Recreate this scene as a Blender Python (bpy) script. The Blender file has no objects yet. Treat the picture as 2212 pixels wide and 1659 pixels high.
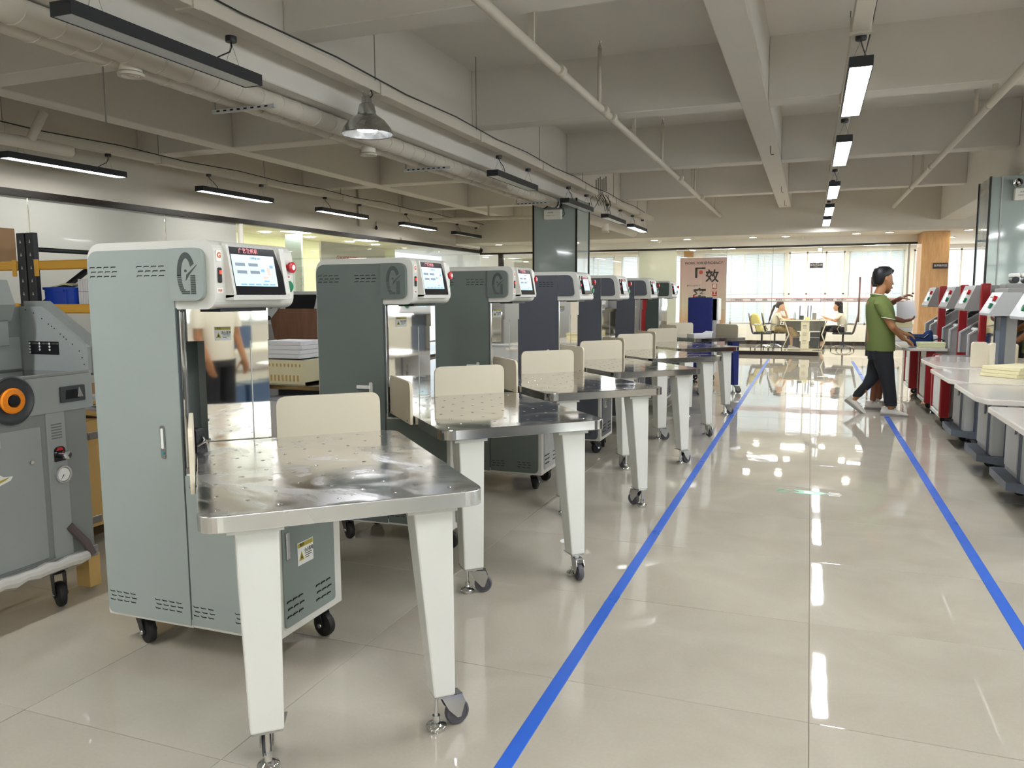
import bpy, bmesh, math, random
from mathutils import Vector, Matrix
random.seed(7)
PI = math.pi
C = bpy.context.scene.collection
SC = bpy.context.scene

# ---------------------------------------------------------------- camera
CAM_H = 1.3368
F_PX, YAW, PITCH, ROLL = 1691.3, -0.36286358, 0.11196926, 0.0052732
fw = Vector((math.sin(YAW)*math.cos(PITCH), math.cos(YAW)*math.cos(PITCH), -math.sin(PITCH)))
rt = Vector((math.cos(YAW), -math.sin(YAW), 0.0))
dn = fw.cross(rt)
r2 = rt*math.cos(ROLL) + dn*math.sin(ROLL)
d2 = -rt*math.sin(ROLL) + dn*math.cos(ROLL)
cd = bpy.data.cameras.new('camera')
cam = bpy.data.objects.new('camera', cd); C.objects.link(cam)
m = Matrix.Identity(4)
for i in range(3):
    m[i][0] = r2[i]; m[i][1] = -d2[i]; m[i][2] = -fw[i]
m.translation = Vector((0, 0, CAM_H))
cam.matrix_world = m
cd.sensor_width = 36.0
cd.lens = F_PX/2212.0*36.0
cd.clip_start = 0.05; cd.clip_end = 200
SC.camera = cam

# ---------------------------------------------------------------- world, exposure
w = bpy.data.worlds.new('world'); SC.world = w
w.use_nodes = True
bg = w.node_tree.nodes['Background']
bg.inputs[0].default_value = (0.80, 0.88, 1.0, 1); bg.inputs[1].default_value = 1.0
SC.view_settings.view_transform = 'Standard'
SC.view_settings.look = 'None'
SC.view_settings.gamma = 1.0
SC.view_settings.use_curve_mapping = False
SC.view_settings.exposure = 0.92
SC.cycles.use_denoising = True
SC.cycles.max_bounces = 10
SC.cycles.diffuse_bounces = 5
SC.cycles.glossy_bounces = 6
SC.cycles.transmission_bounces = 8
SC.cycles.transparent_max_bounces = 16
SC.cycles.caustics_reflective = False
SC.cycles.caustics_refractive = False
SC.cycles.sample_clamp_indirect = 6.0
LAMP_L = 46.0      # radiance of the lit linear lamps
DOWN_L = 45.0      # recessed downlights
WIN_L = 0.72       # daylight panes

# ---------------------------------------------------------------- materials
def lin(c):
    if isinstance(c, str):
        c = [int(c[i:i+2], 16)/255.0 for i in (0, 2, 4)]
    return [(x/12.92 if x <= 0.04045 else ((x+0.055)/1.055)**2.4) for x in c]
MATS = {}
def mat(name, col, rough=0.5, metal=0.0, var=0.04, vscale=8.0, bump=0.0, bscale=200.0, emit=0.0, ecol=None,
        spec=0.5, coat=0.0, rvar=0.0, stretch=None, trans=0.0, alpha=1.0, ior=1.45):
    if name in MATS: return MATS[name]
    M = bpy.data.materials.new(name); M.use_nodes = True
    nt = M.node_tree; N = nt.nodes; L = nt.links
    b = N['Principled BSDF']
    c = lin(col)
    b.inputs['Roughness'].default_value = rough
    b.inputs['Metallic'].default_value = metal
    b.inputs['Specular IOR Level'].default_value = spec
    b.inputs['Coat Weight'].default_value = coat
    b.inputs['Transmission Weight'].default_value = trans
    b.inputs['Alpha'].default_value = alpha
    b.inputs['IOR'].default_value = ior
    tc = N.new('ShaderNodeTexCoord')
    mp = N.new('ShaderNodeMapping')
    L.new(tc.outputs['Object'], mp.inputs['Vector'])
    if stretch: mp.inputs['Scale'].default_value = stretch
    nz = N.new('ShaderNodeTexNoise'); nz.inputs['Scale'].default_value = vscale; nz.inputs['Detail'].default_value = 4
    L.new(mp.outputs[0], nz.inputs['Vector'])
    mx = N.new('ShaderNodeMix'); mx.data_type = 'RGBA'
    mx.inputs[6].default_value = [max(0, x*(1-var)) for x in c] + [1]
    mx.inputs[7].default_value = [min(1, x*(1+var)) for x in c] + [1]
    L.new(nz.outputs['Fac'], mx.inputs[0])
    L.new(mx.outputs[2], b.inputs['Base Color'])
    if rvar:
        mr = N.new('ShaderNodeMapRange')
        mr.inputs['From Min'].default_value = 0.3; mr.inputs['From Max'].default_value = 0.7
        mr.inputs['To Min'].default_value = max(0.0, rough-rvar); mr.inputs['To Max'].default_value = min(1, rough+rvar)
        L.new(nz.outputs['Fac'], mr.inputs['Value']); L.new(mr.outputs[0], b.inputs['Roughness'])
    if bump:
        n2 = N.new('ShaderNodeTexNoise'); n2.inputs['Scale'].default_value = bscale; n2.inputs['Detail'].default_value = 3
        L.new(mp.outputs[0], n2.inputs['Vector'])
        bp = N.new('ShaderNodeBump'); bp.inputs['Strength'].default_value = bump; bp.inputs['Distance'].default_value = 0.002
        L.new(n2.outputs['Fac'], bp.inputs['Height']); L.new(bp.outputs[0], b.inputs['Normal'])
    if emit:
        b.inputs['Emission Color'].default_value = lin(ecol or col) + [1]
        b.inputs['Emission Strength'].default_value = emit
    MATS[name] = M
    return M

def floor_mat(name, base, dark, rough):
    M = bpy.data.materials.new(name); M.use_nodes = True
    nt = M.node_tree; N = nt.nodes; L = nt.links; b = N['Principled BSDF']
    geo = N.new('ShaderNodeNewGeometry'); oi = N.new('ShaderNodeObjectInfo')
    ad = N.new('ShaderNodeVectorMath'); ad.operation = 'ADD'
    sc_ = N.new('ShaderNodeVectorMath'); sc_.operation = 'SCALE'; sc_.inputs[3].default_value = 37.0
    cb = N.new('ShaderNodeCombineXYZ')
    L.new(oi.outputs['Random'], cb.inputs[0]); L.new(oi.outputs['Random'], cb.inputs[1])
    L.new(cb.outputs[0], sc_.inputs[0]); L.new(geo.outputs['Position'], ad.inputs[0]); L.new(sc_.outputs[0], ad.inputs[1])
    n1 = N.new('ShaderNodeTexNoise'); n1.inputs['Scale'].default_value = 2.2; n1.inputs['Detail'].default_value = 8; n1.inputs['Distortion'].default_value = 0.8
    L.new(ad.outputs[0], n1.inputs['Vector'])
    cr = N.new('ShaderNodeValToRGB'); cr.color_ramp.elements[0].position = 0.3; cr.color_ramp.elements[1].position = 0.7
    cr.color_ramp.elements[0].color = lin(dark)+[1]; cr.color_ramp.elements[1].color = lin(base)+[1]
    L.new(n1.outputs['Fac'], cr.inputs[0])
    n2 = N.new('ShaderNodeTexNoise'); n2.inputs['Scale'].default_value = 90; n2.inputs['Detail'].default_value = 4
    L.new(geo.outputs['Position'], n2.inputs['Vector'])
    mx = N.new('ShaderNodeMix'); mx.data_type = 'RGBA'; mx.blend_type = 'MULTIPLY'; mx.inputs[0].default_value = 0.10
    L.new(cr.outputs[0], mx.inputs[6]); L.new(n2.outputs['Fac'], mx.inputs[7])
    L.new(mx.outputs[2], b.inputs['Base Color'])
    mr = N.new('ShaderNodeMapRange'); mr.inputs['To Min'].default_value = rough*0.6; mr.inputs['To Max'].default_value = rough*1.6
    L.new(n1.outputs['Fac'], mr.inputs['Value']); L.new(mr.outputs[0], b.inputs['Roughness'])
    n3 = N.new('ShaderNodeTexNoise'); n3.inputs['Scale'].default_value = 5.0; n3.inputs['Detail'].default_value = 1
    L.new(ad.outputs[0], n3.inputs['Vector'])
    bp = N.new('ShaderNodeBump'); bp.inputs['Strength'].default_value = 0.05; bp.inputs['Distance'].default_value = 0.01
    L.new(n3.outputs['Fac'], bp.inputs['Height']); L.new(bp.outputs[0], b.inputs['Normal'])
    b.inputs['Specular IOR Level'].default_value = 0.85
    MATS[name] = M
    return M

def grad_mat(name, stops, axis='Z', lo=0.0, hi=1.0, rough=0.6, emit=0.0, noise=0.0):
    """printed colour gradient along one object axis (flat print)"""
    M = bpy.data.materials.new(name); M.use_nodes = True
    nt = M.node_tree; N = nt.nodes; L = nt.links; b = N['Principled BSDF']
    tc = N.new('ShaderNodeTexCoord'); sp = N.new('ShaderNodeSeparateXYZ'); L.new(tc.outputs['Object'], sp.inputs[0])
    mr = N.new('ShaderNodeMapRange'); mr.inputs['From Min'].default_value = lo; mr.inputs['From Max'].default_value = hi
    L.new(sp.outputs[axis], mr.inputs['Value'])
    nz = N.new('ShaderNodeTexNoise'); nz.inputs['Scale'].default_value = 2.0; L.new(tc.outputs['Object'], nz.inputs['Vector'])
    ma = N.new('ShaderNodeMath'); ma.operation = 'MULTIPLY_ADD'; ma.inputs[1].default_value = noise; 
    L.new(nz.outputs['Fac'], ma.inputs[0]); L.new(mr.outputs[0], ma.inputs[2])
    cr = N.new('ShaderNodeValToRGB'); L.new(ma.outputs[0], cr.inputs[0])
    e = cr.color_ramp.elements
    while len(e) < len(stops): e.new(0.5)
    for i, (p, c) in enumerate(stops):
        e[i].position = p; e[i].color = lin(c)+[1]
    L.new(cr.outputs[0], b.inputs['Base Color']); b.inputs['Roughness'].default_value = rough
    if emit:
        L.new(cr.outputs[0], b.inputs['Emission Color']); b.inputs['Emission Strength'].default_value = emit
    MATS[name] = M
    return M

def glass_mat(name, tint=(1, 1, 1), refl=0.10, rough=0.0):
    M = bpy.data.materials.new(name); M.use_nodes = True
    nt = M.node_tree; N = nt.nodes; L = nt.links; N.remove(N['Principled BSDF'])
    out = N['Material Output']
    t = N.new('ShaderNodeBsdfTransparent'); t.inputs[0].default_value = list(tint)+[1]
    g = N.new('ShaderNodeBsdfGlossy'); g.inputs['Roughness'].default_value = rough
    fr = N.new('ShaderNodeFresnel'); ge = N.new('ShaderNodeNewGeometry'); mr = N.new('ShaderNodeMapRange')
    mr.inputs['To Min'].default_value = 1.5; mr.inputs['To Max'].default_value = 1/1.5   # thin pane: no total reflection at its back face
    L.new(ge.outputs['Backfacing'], mr.inputs['Value']); L.new(mr.outputs[0], fr.inputs[0])
    ma = N.new('ShaderNodeMath'); ma.operation = 'MULTIPLY_ADD'; ma.inputs[1].default_value = 1.0; ma.inputs[2].default_value = refl-0.04; ma.use_clamp = True
    L.new(fr.outputs[0], ma.inputs[0])
    mx = N.new('ShaderNodeMixShader'); L.new(ma.outputs[0], mx.inputs[0]); L.new(t.outputs[0], mx.inputs[1]); L.new(g.outputs[0], mx.inputs[2])
    L.new(mx.outputs[0], out.inputs[0])
    MATS[name] = M
    return M

def window_light_mat(name, cols, strength, scale=(0.6, 1, 0.9), split=None):
    """overexposed daylight seen through a window pane: gives off light"""
    M = bpy.data.materials.new(name); M.use_nodes = True
    nt = M.node_tree; N = nt.nodes; L = nt.links; N.remove(N['Principled BSDF'])
    out = N['Material Output']
    tc = N.new('ShaderNodeTexCoord'); mp = N.new('ShaderNodeMapping'); mp.inputs['Scale'].default_value = scale
    L.new(tc.outputs['Object'], mp.inputs[0])
    nz = N.new('ShaderNodeTexNoise'); nz.inputs['Scale'].default_value = 2.0; nz.inputs['Detail'].default_value = 6
    L.new(mp.outputs[0], nz.inputs['Vector'])
    cr = N.new('ShaderNodeValToRGB'); L.new(nz.outputs['Fac'], cr.inputs[0])
    cr.color_ramp.elements[0].position = 0.38; cr.color_ramp.elements[1].position = 0.62
    cr.color_ramp.elements[0].color = lin(cols[0])+[1]; cr.color_ramp.elements[1].color = lin(cols[1])+[1]
    e = N.new('ShaderNodeEmission'); e.inputs[1].default_value = strength
    L.new(cr.outputs[0], e.inputs[0]); L.new(e.outputs[0], out.inputs[0])
    MATS[name] = M
    return M

def wood_mat(name, a, b_, rough=0.4):
    M = bpy.data.materials.new(name); M.use_nodes = True
    nt = M.node_tree; N = nt.nodes; L = nt.links; b = N['Principled BSDF']
    tc = N.new('ShaderNodeTexCoord'); mp = N.new('ShaderNodeMapping'); mp.inputs['Scale'].default_value = (6, 6, 0.9)
    L.new(tc.outputs['Object'], mp.inputs[0])
    nz = N.new('ShaderNodeTexNoise'); nz.inputs['Scale'].default_value = 3; nz.inputs['Detail'].default_value = 8; nz.inputs['Distortion'].default_value = 1.2
    L.new(mp.outputs[0], nz.inputs['Vector'])
    cr = N.new('ShaderNodeValToRGB'); L.new(nz.outputs['Fac'], cr.inputs[0])
    cr.color_ramp.elements[0].position = 0.3; cr.color_ramp.elements[1].position = 0.7
    cr.color_ramp.elements[0].color = lin(a)+[1]; cr.color_ramp.elements[1].color = lin(b_)+[1]
    L.new(cr.outputs[0], b.inputs['Base Color']); b.inputs['Roughness'].default_value = rough
    MATS[name] = M
    return M

def steel_mat(name, rough=0.10, smear=0.16, col='c9c8c4', sc=2.2, dist=2.5):
    M = bpy.data.materials.new(name); M.use_nodes = True
    nt = M.node_tree; N = nt.nodes; L = nt.links; b = N['Principled BSDF']
    b.inputs['Metallic'].default_value = 1.0; b.inputs['Base Color'].default_value = lin(col)+[1]
    tc = N.new('ShaderNodeTexCoord')
    nz = N.new('ShaderNodeTexNoise'); nz.inputs['Scale'].default_value = sc; nz.inputs['Detail'].default_value = 5; nz.inputs['Distortion'].default_value = dist
    L.new(tc.outputs['Object'], nz.inputs['Vector'])
    mr = N.new('ShaderNodeMapRange'); mr.inputs['From Min'].default_value = 0.42; mr.inputs['From Max'].default_value = 0.72
    mr.inputs['To Min'].default_value = rough; mr.inputs['To Max'].default_value = rough+smear
    L.new(nz.outputs['Fac'], mr.inputs['Value']); L.new(mr.outputs[0], b.inputs['Roughness'])
    MATS[name] = M
    return M

mat('ceiling_paint', 'd8d4ce', 0.92, var=0.05, vscale=1.5, bump=0.25, bscale=60, spec=0.2)
mat('wall_paint', 'd0cac0', 0.9, var=0.03, vscale=1.0, bump=0.15, bscale=60, spec=0.2)
mat('white_paint', 'ece8df', 0.75, var=0.02, spec=0.3)
mat('pipe_paint', 'c9c2b6', 0.55, var=0.04)
mat('grout', '6e6355', 0.9, var=0.1)
floor_mat('polished_tile', 'bab3a4', 'afa798', 0.026)
mat('blue_tape', '2f62c4', 0.32, var=0.10, vscale=5.0, rvar=0.06)
mat('off_white_enamel', 'd6d5ce', 0.38, var=0.02, bump=0.06, bscale=900, rvar=0.03)
mat('sage_paint', '9aa39e', 0.45, var=0.03, bump=0.12, bscale=700)  # sage paint toned paler for the light on the nearest machine
mat('dark_sage_paint', '69726d', 0.45, var=0.03, bump=0.12, bscale=700)  # same sage paint, darkened for the shade further along the row
mat('charcoal_paint', '53565f', 0.42, var=0.03, bump=0.12, bscale=700)
mat('deep_green_paint', '48544f', 0.45, var=0.03, bump=0.12, bscale=700)
mat('sage_door', '848f8b', 0.45, var=0.03, bump=0.12, bscale=700)
mat('logo_recess', '49514f', 0.5, var=0.05)  # panel colour darkened for the shade of an engraved recess
mat('vent_black', '141414', 0.8, var=0.1)
mat('joint_dark', '4a5257', 0.6)
mat('leg_enamel', 'dadbd4', 0.36, var=0.02, bump=0.06, bscale=900)
mat('beige_board', 'e6dcc4', 0.5, var=0.015, bump=0.05, bscale=700)
mat('black_plastic', '17181b', 0.35, var=0.1)
mat('black_rubber', '1b1b1c', 0.55, var=0.1)
mat('grey_rubber', '55545a', 0.5, var=0.05)
mat('zinc', 'c2c4c4', 0.24, 1.0, var=0.05, rvar=0.08)
mat('chrome', 'd8d8d8', 0.08, 1.0, var=0.02)
mat('bezel_black', '15151b', 0.12, var=0.05)
mat('display_glow', 'bfe4f4', 0.2, emit=0.36, ecol='b4def2')
mat('display_dark', '6f7d8a', 0.3, emit=0.16, ecol='8595a2')
mat('display_blue', '6f95dd', 0.3, emit=0.42, ecol='6f95dd')
mat('display_pink', 'f0a8a0', 0.3, emit=0.45, ecol='f0a8a0')
mat('display_ink', '2b3a55', 0.3, emit=0.1, ecol='2b3a55')
mat('title_red', 'd8838a', 0.4, emit=0.25)
mat('red_button', 'c21f2a', 0.25, coat=0.3)
mat('green_button', '1f7f58', 0.25, coat=0.3)
mat('rocker_red', 'ff3020', 0.3, emit=2.0)
mat('label_white', 'efefea', 0.45)
mat('label_yellow', 'b7a63a', 0.45)
mat('label_orange', 'd8603a', 0.5)
mat('label_cyan', '2f8f9a', 0.5)
mat('ink_black', '1a1a1c', 0.6)
mat('ink_grey', '70706c', 0.6)
mat('ink_red', 'c9483c', 0.6)
steel_mat('polished_steel', 0.075, 0.14, 'dcdbd9')
steel_mat('worn_steel', 0.13, 0.28, 'f0eff2', 3.0, 2.4)
steel_mat('brushed_edge', 0.10, 0.06, 'a9a8a5', .6, .3)  # tint darkened for the dark machine sides that table edges mirror
steel_mat('satin_edge', 0.26, 0.05, 'dedddb', .6, .3)
steel_mat('mirror_steel', 0.02, 0.05, 'e2dfd8', 1.0, 0.5)
mat('lamp_black', '26282b', 0.5, var=0.05)
mat('lamp_lit', 'ffffff', 0.5, emit=LAMP_L, ecol='f7faff')
mat('lamp_lit_soft', 'ffffff', 0.5, emit=LAMP_L*.4, ecol='fffdf8')
mat('panel_lit', 'ffffff', 0.5, emit=13.0, ecol='fffdf4')  # glow of the office panels added as fill light
mat('lamp_off', 'c9ccd0', 0.35, var=0.02)
mat('downlight_lit', 'ffffff', 0.5, emit=DOWN_L, ecol='fff6e6')
mat('bulb_lit', 'ffffff', 0.5, emit=90.0, ecol='fafcff')
mat('wire_black', '151515', 0.5)
mat('wire_grey', '8d8a84', 0.4, 0.6)
mat('black_frame', '1c1512', 0.35)
mat('dark_reveal', '24262a', 0.4)
mat('pillar_glass', 'a3b0af', 0.06, var=0.02, vscale=1.0, coat=0.6, spec=0.8)
mat('frosted_white', 'bcbcb6', 0.10, var=0.02, vscale=1.0, coat=0.4)
mat('green_wall', 'e9edc8', 0.6, var=0.02)
mat('pale_green_panel', 'd5d9c6', 0.12, var=0.02, coat=0.3)
mat('warm_wood_light', 'dda86a', 0.45)
wood_mat('oak', 'c4935c', 'd4a873')
wood_mat('brown_board', '6d4a35', '7d5741', 0.55)
mat('machine_grey', '9ba09e', 0.42, var=0.03, bump=0.1, bscale=700)
mat('machine_grey_dark', '868a87', 0.42, var=0.03, bump=0.1, bscale=700)
mat('light_grey_enamel', 'b5b7b8', 0.4, var=0.02)
mat('mid_grey_enamel', '8f8e8c', 0.42, var=0.02)
mat('slate_paint', '5b6470', 0.42, var=0.03)
mat('red_paint', '8e1a1f', 0.35, var=0.03)
mat('marble', 'd9d4cb', 0.14, var=0.03, vscale=6, coat=0.3)
mat('orange_plastic', 'f08a1d', 0.3)
mat('dark_grey_plastic', '3e4144', 0.4)
mat('slate_blue', '3a5578', 0.5)
mat('navy_paint', '1c2a72', 0.4, var=0.04, bump=0.1, bscale=600)
mat('cardboard', 'b28e69', 0.8, var=0.08)
mat('shelf_yellow', 'e2ab3c', 0.45)
mat('bin_blue', '2c4fc0', 0.35)
mat('paper_white', 'e9e9ec', 0.7, var=0.03)
mat('paper_cream', 'e6deb4', 0.7, var=0.03)
mat('paper_green', 'dfe2b8', 0.7, var=0.03)
mat('crate_cream', 'e3dab4', 0.5)
mat('plywood', 'c3a061', 0.6, var=0.12, vscale=4)
mat('plastic_film', 'c8c6c0', 0.15, var=0.1, bump=1.0, bscale=40, coat=0.5)
mat('film_clear', 'd8d8d4', 0.12, trans=0.6, bump=1.0, bscale=30)
mat('iron_brown', '5c504e', 0.5)
mat('skin_man', 'a8764f', 0.5, var=0.04)
mat('skin_dark', '83533b', 0.5, var=0.04)
mat('skin_light', 'd8a888', 0.5, var=0.03)
mat('hair_black', '141316', 0.45, var=0.2, vscale=40, bump=0.5, bscale=120)
mat('hair_dark_brown', '2b2422', 0.45, var=0.2, vscale=40, bump=0.5, bscale=120)
mat('shirt_green', '68763f', 0.85, var=0.06, vscale=30, bump=0.3, bscale=400)
mat('shirt_trim', 'dfe3cf', 0.8)
mat('trouser_black', '1c1e24', 0.8, var=0.08, bump=0.3, bscale=300)
mat('shirt_cream', 'e5dfcc', 0.85, var=0.03)
mat('skirt_khaki', 'a08c62', 0.85, var=0.05)
mat('shoe_white', 'c9c5bb', 0.6, var=0.08)
mat('shoe_sole', '8a8580', 0.6)
mat('mesh_black', '2a2d30', 0.6)
mat('yellow_cloth', 'e8de8a', 0.85, var=0.05)
mat('desk_cream', 'e8e2c8', 0.4)
mat('desk_dark', '2f3436', 0.4)
mat('bag_blue', '20386e', 0.75, var=0.1, bump=0.4, bscale=200)
mat('green_sticker', '3f9a6e', 0.35)
mat('sign_brown', '3a2c2a', 0.4)
mat('handle_brown', '8d6f6c', 0.3, 0.6)
mat('blind_slat', 'dfeaf0', 0.7, var=0.02)
mat('bottle_clear', 'dfeef0', 0.1, trans=0.5)
glass_mat('clear_glass', (0.97, 0.99, 0.97), 0.09)
glass_mat('office_glass', (0.98, 0.99, 0.98), 0.07)
window_light_mat('window_daylight', ('e4f0f4', 'ffffff'), WIN_L)
window_light_mat('window_bright', ('f8fcff', 'ffffff'), WIN_L*1.6)
window_light_mat('window_side', ('d8e4e4', 'f4f8fa'), 4.5)  # glow of the windows added on the unseen right wall
window_light_mat('window_trees', ('8fa393', 'eef4ee'), 4.0, (3, 1, 3))
grad_mat('poster_print', [(0.0, 'b9aac8'), (0.25, 'd9b8b4'), (0.5, 'e6b98c'), (0.62, 'dccfb8'), (1.0, 'd9b6b2')], 'Z', -1.0, 1.0, 0.5, 0.0, 0.35)

# ---------------------------------------------------------------- mesh builder
class MB:
    def __init__(s): s.v = []; s.f = []; s.mi = []; s.sm = []; s.cur = 0
    def mat(s, i): s.cur = i; return s
    def add(s, vs, fs, smooth=False):
        o = len(s.v); s.v += [tuple(p) for p in vs]
        for f in fs: s.f.append([o+i for i in f]); s.mi.append(s.cur); s.sm.append(smooth)
        return s
    def box(s, x0, x1, y0, y1, z0, z1, b=0.0):
        if x0 > x1: x0, x1 = x1, x0
        if y0 > y1: y0, y1 = y1, y0
        if z0 > z1: z0, z1 = z1, z0
        if b <= 0:
            vs = [(x, y, z) for x in (x0, x1) for y in (y0, y1) for z in (z0, z1)]
            return s.add(vs, [(0, 1, 3, 2), (4, 6, 7, 5), (0, 4, 5, 1), (2, 3, 7, 6), (0, 2, 6, 4), (1, 5, 7, 3)])
        b = min(b, (x1-x0)*.49, (y1-y0)*.49, (z1-z0)*.49)
        c = [(x0+x1)/2, (y0+y1)/2, (z0+z1)/2]; h = [(x1-x0)/2, (y1-y0)/2, (z1-z0)/2]
        vs = []; idx = {}
        for sx in (-1, 1):
            for sy in (-1, 1):
                for sz in (-1, 1):
                    for a in range(3):
                        sg = (sx, sy, sz)
                        p = [c[k]+sg[k]*(h[k] if k == a else h[k]-b) for k in range(3)]
                        idx[(sx, sy, sz, a)] = len(vs); vs.append(p)
        fs = []
        S = (-1, 1)
        for a in range(3):
            o = [k for k in range(3) if k != a]
            for sg in S:
                q = []
                for (u, v) in ((-1, -1), (1, -1), (1, 1), (-1, 1)):
                    t = [0, 0, 0]; t[a] = sg; t[o[0]] = u; t[o[1]] = v
                    q.append(idx[(t[0], t[1], t[2], a)])
                fs.append(q)
            for u in S:
                for v in S:      # edge along axis a
                    q = []
                    for (e, ax) in ((-1, o[0]), (-1, o[1]), (1, o[1]), (1, o[0])):
                        t = [0, 0, 0]; t[a] = e; t[o[0]] = u; t[o[1]] = v
                        q.append(idx[(t[0], t[1], t[2], ax)])
                    fs.append(q)
        for sx in S:
            for sy in S:
                for sz in S: fs.append([idx[(sx, sy, sz, a)] for a in range(3)])
        return s.add(vs, fs)
    def prism(s, pts, a0, a1, plane='XY', smooth=False):
        """extrude polygon pts; plane XY -> along z, XZ -> along y, YZ -> along x"""
        def P(p, a):
            return {'XY': (p[0], p[1], a), 'XZ': (p[0], a, p[1]), 'YZ': (a, p[0], p[1])}[plane]
        n = len(pts)
        vs = [P(p, a0) for p in pts] + [P(p, a1) for p in pts]
        fs = [list(range(n)), [n+i for i in range(n)][::-1]]
        s.add(vs, fs)
        o = len(s.v)-2*n
        for i in range(n):
            j = (i+1) % n
            s.f.append([o+i, o+j, o+n+j, o+n+i]); s.mi.append(s.cur); s.sm.append(smooth)
        return s
    def cyl(s, p0, p1, r0, r1=None, n=12, caps=True, smooth=True):
        r1 = r0 if r1 is None else r1
        p0 = Vector(p0); p1 = Vector(p1); d = (p1-p0).normalized()
        a = Vector((0, 0, 1)) if abs(d.z) < .9 else Vector((1, 0, 0))
        u = d.cross(a).normalized(); v = d.cross(u)
        vs = []
        for p, r in ((p0, r0), (p1, r1)):
            for i in range(n):
                t = 2*PI*i/n; vs.append(p+u*(r*math.cos(t))+v*(r*math.sin(t)))
        s.add(vs, [(i, (i+1) % n, n+(i+1) % n, n+i) for i in range(n)], smooth)
        o = len(s.v)-2*n
        if caps:
            for k in (0, n):
                s.f.append([o+k+i for i in range(n)]); s.mi.append(s.cur); s.sm.append(False)
        return s
    def tube(s, pts, r, n=6, closed=False):
        pts = [Vector(p) for p in pts]; rings = []
        m_ = len(pts); prev = None
        for i, p in enumerate(pts):
            a = pts[i-1] if (i > 0 or closed) else p
            b = pts[(i+1) % m_] if (i < m_-1 or closed) else p
            d = (b-a)
            d = d.normalized() if d.length > 1e-9 else Vector((0, 0, 1))
            if prev is None:
                k = Vector((0, 0, 1)) if abs(d.z) < .9 else Vector((1, 0, 0))
                u = d.cross(k).normalized()
            else:
                u = (prev-d*prev.dot(d)).normalized()
            prev = u; v = d.cross(u)
            rr = r[i] if isinstance(r, (list, tuple)) else r
            rings.append([p+u*(rr*math.cos(2*PI*j/n))+v*(rr*math.sin(2*PI*j/n)) for j in range(n)])
        vs = [q for R_ in rings for q in R_]; fs = []
        for i in range(m_ if closed else m_-1):
            for j in range(n):
                a = i*n+j; b = i*n+(j+1) % n; c = ((i+1) % m_)*n
                fs.append((a, b, c+(j+1) % n, c+j))
        s.add(vs, fs, True)
        if not closed:
            o = len(s.v)-m_*n
            s.f.append([o+j for j in range(n)]); s.mi.append(s.cur); s.sm.append(False)
            s.f.append([o+(m_-1)*n+j for j in range(n)]); s.mi.append(s.cur); s.sm.append(False)
        return s
    def lathe(s, prof, c=(0, 0, 0), n=20, axis='Z', caps=True):
        vs = []
        for r, h in prof:
            for i in range(n):
                t = 2*PI*i/n; a = r*math.cos(t); b = r*math.sin(t)
                p = {'Z': (a, b, h), 'X': (h, a, b), 'Y': (a, h, b)}[axis]
                vs.append((c[0]+p[0], c[1]+p[1], c[2]+p[2]))
        k = len(prof); fs = []
        for i in range(k-1):
            for j in range(n): fs.append((i*n+j, i*n+(j+1) % n, (i+1)*n+(j+1) % n, (i+1)*n+j))
        s.add(vs, fs, True)
        o = len(s.v)-k*n
        if not caps: return s
        if prof[0][0] > 1e-5: s.f.append([o+j for j in range(n)]); s.mi.append(s.cur); s.sm.append(False)
        if prof[-1][0] > 1e-5: s.f.append([o+(k-1)*n+j for j in range(n)]); s.mi.append(s.cur); s.sm.append(False)
        return s
    def loft(s, rings, n=14, smooth=True):
        """rings: (centre, rx, ry[, axis vector u, axis vector v])"""
        vs = []
        for R_ in rings:
            c = Vector(R_[0]); rx, ry = R_[1], R_[2]
            u = Vector(R_[3]).normalized() if len(R_) > 3 else Vector((1, 0, 0))
            v = Vector(R_[4]).normalized() if len(R_) > 4 else Vector((0, 1, 0))
            for i in range(n):
                t = 2*PI*i/n; vs.append(c+u*(rx*math.cos(t))+v*(ry*math.sin(t)))
        k = len(rings); fs = [(i*n+j, i*n+(j+1) % n, (i+1)*n+(j+1) % n, (i+1)*n+j) for i in range(k-1) for j in range(n)]
        s.add(vs, fs, smooth); o = len(s.v)-k*n
        s.f.append([o+j for j in range(n)]); s.mi.append(s.cur); s.sm.append(False)
        s.f.append([o+(k-1)*n+j for j in range(n)]); s.mi.append(s.cur); s.sm.append(False)
        return s
    def limb(s, a, b, ra, rb, n=12):
        """capsule-like tapered limb"""
        a = Vector(a); b = Vector(b); d = (b-a).normalized()
        k = Vector((0, 0, 1)) if abs(d.z) < .9 else Vector((1, 0, 0))
        u = d.cross(k).normalized(); v = d.cross(u); rings = []
        for t in (-1, -.7, -.35, 0): rings.append((a+d*(ra*t), ra*math.sqrt(max(0.02, 1-t*t)), ra*math.sqrt(max(0.02, 1-t*t)), u, v))
        for t in (0, .35, .7, 1): rings.append((b+d*(rb*t), rb*math.sqrt(max(0.02, 1-t*t)), rb*math.sqrt(max(0.02, 1-t*t)), u, v))
        return s.loft(rings, n)
    def ball(s, c, rx, ry=None, rz=None, n=14):
        ry = ry or rx; rz = rz or rx
        rings = []
        for i in range(9):
            t = -PI/2+PI*i/8; k = max(math.cos(t), 0.05)
            rings.append(((c[0], c[1], c[2]+rz*math.sin(t)), rx*k, ry*k))
        return s.loft(rings, n)
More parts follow.
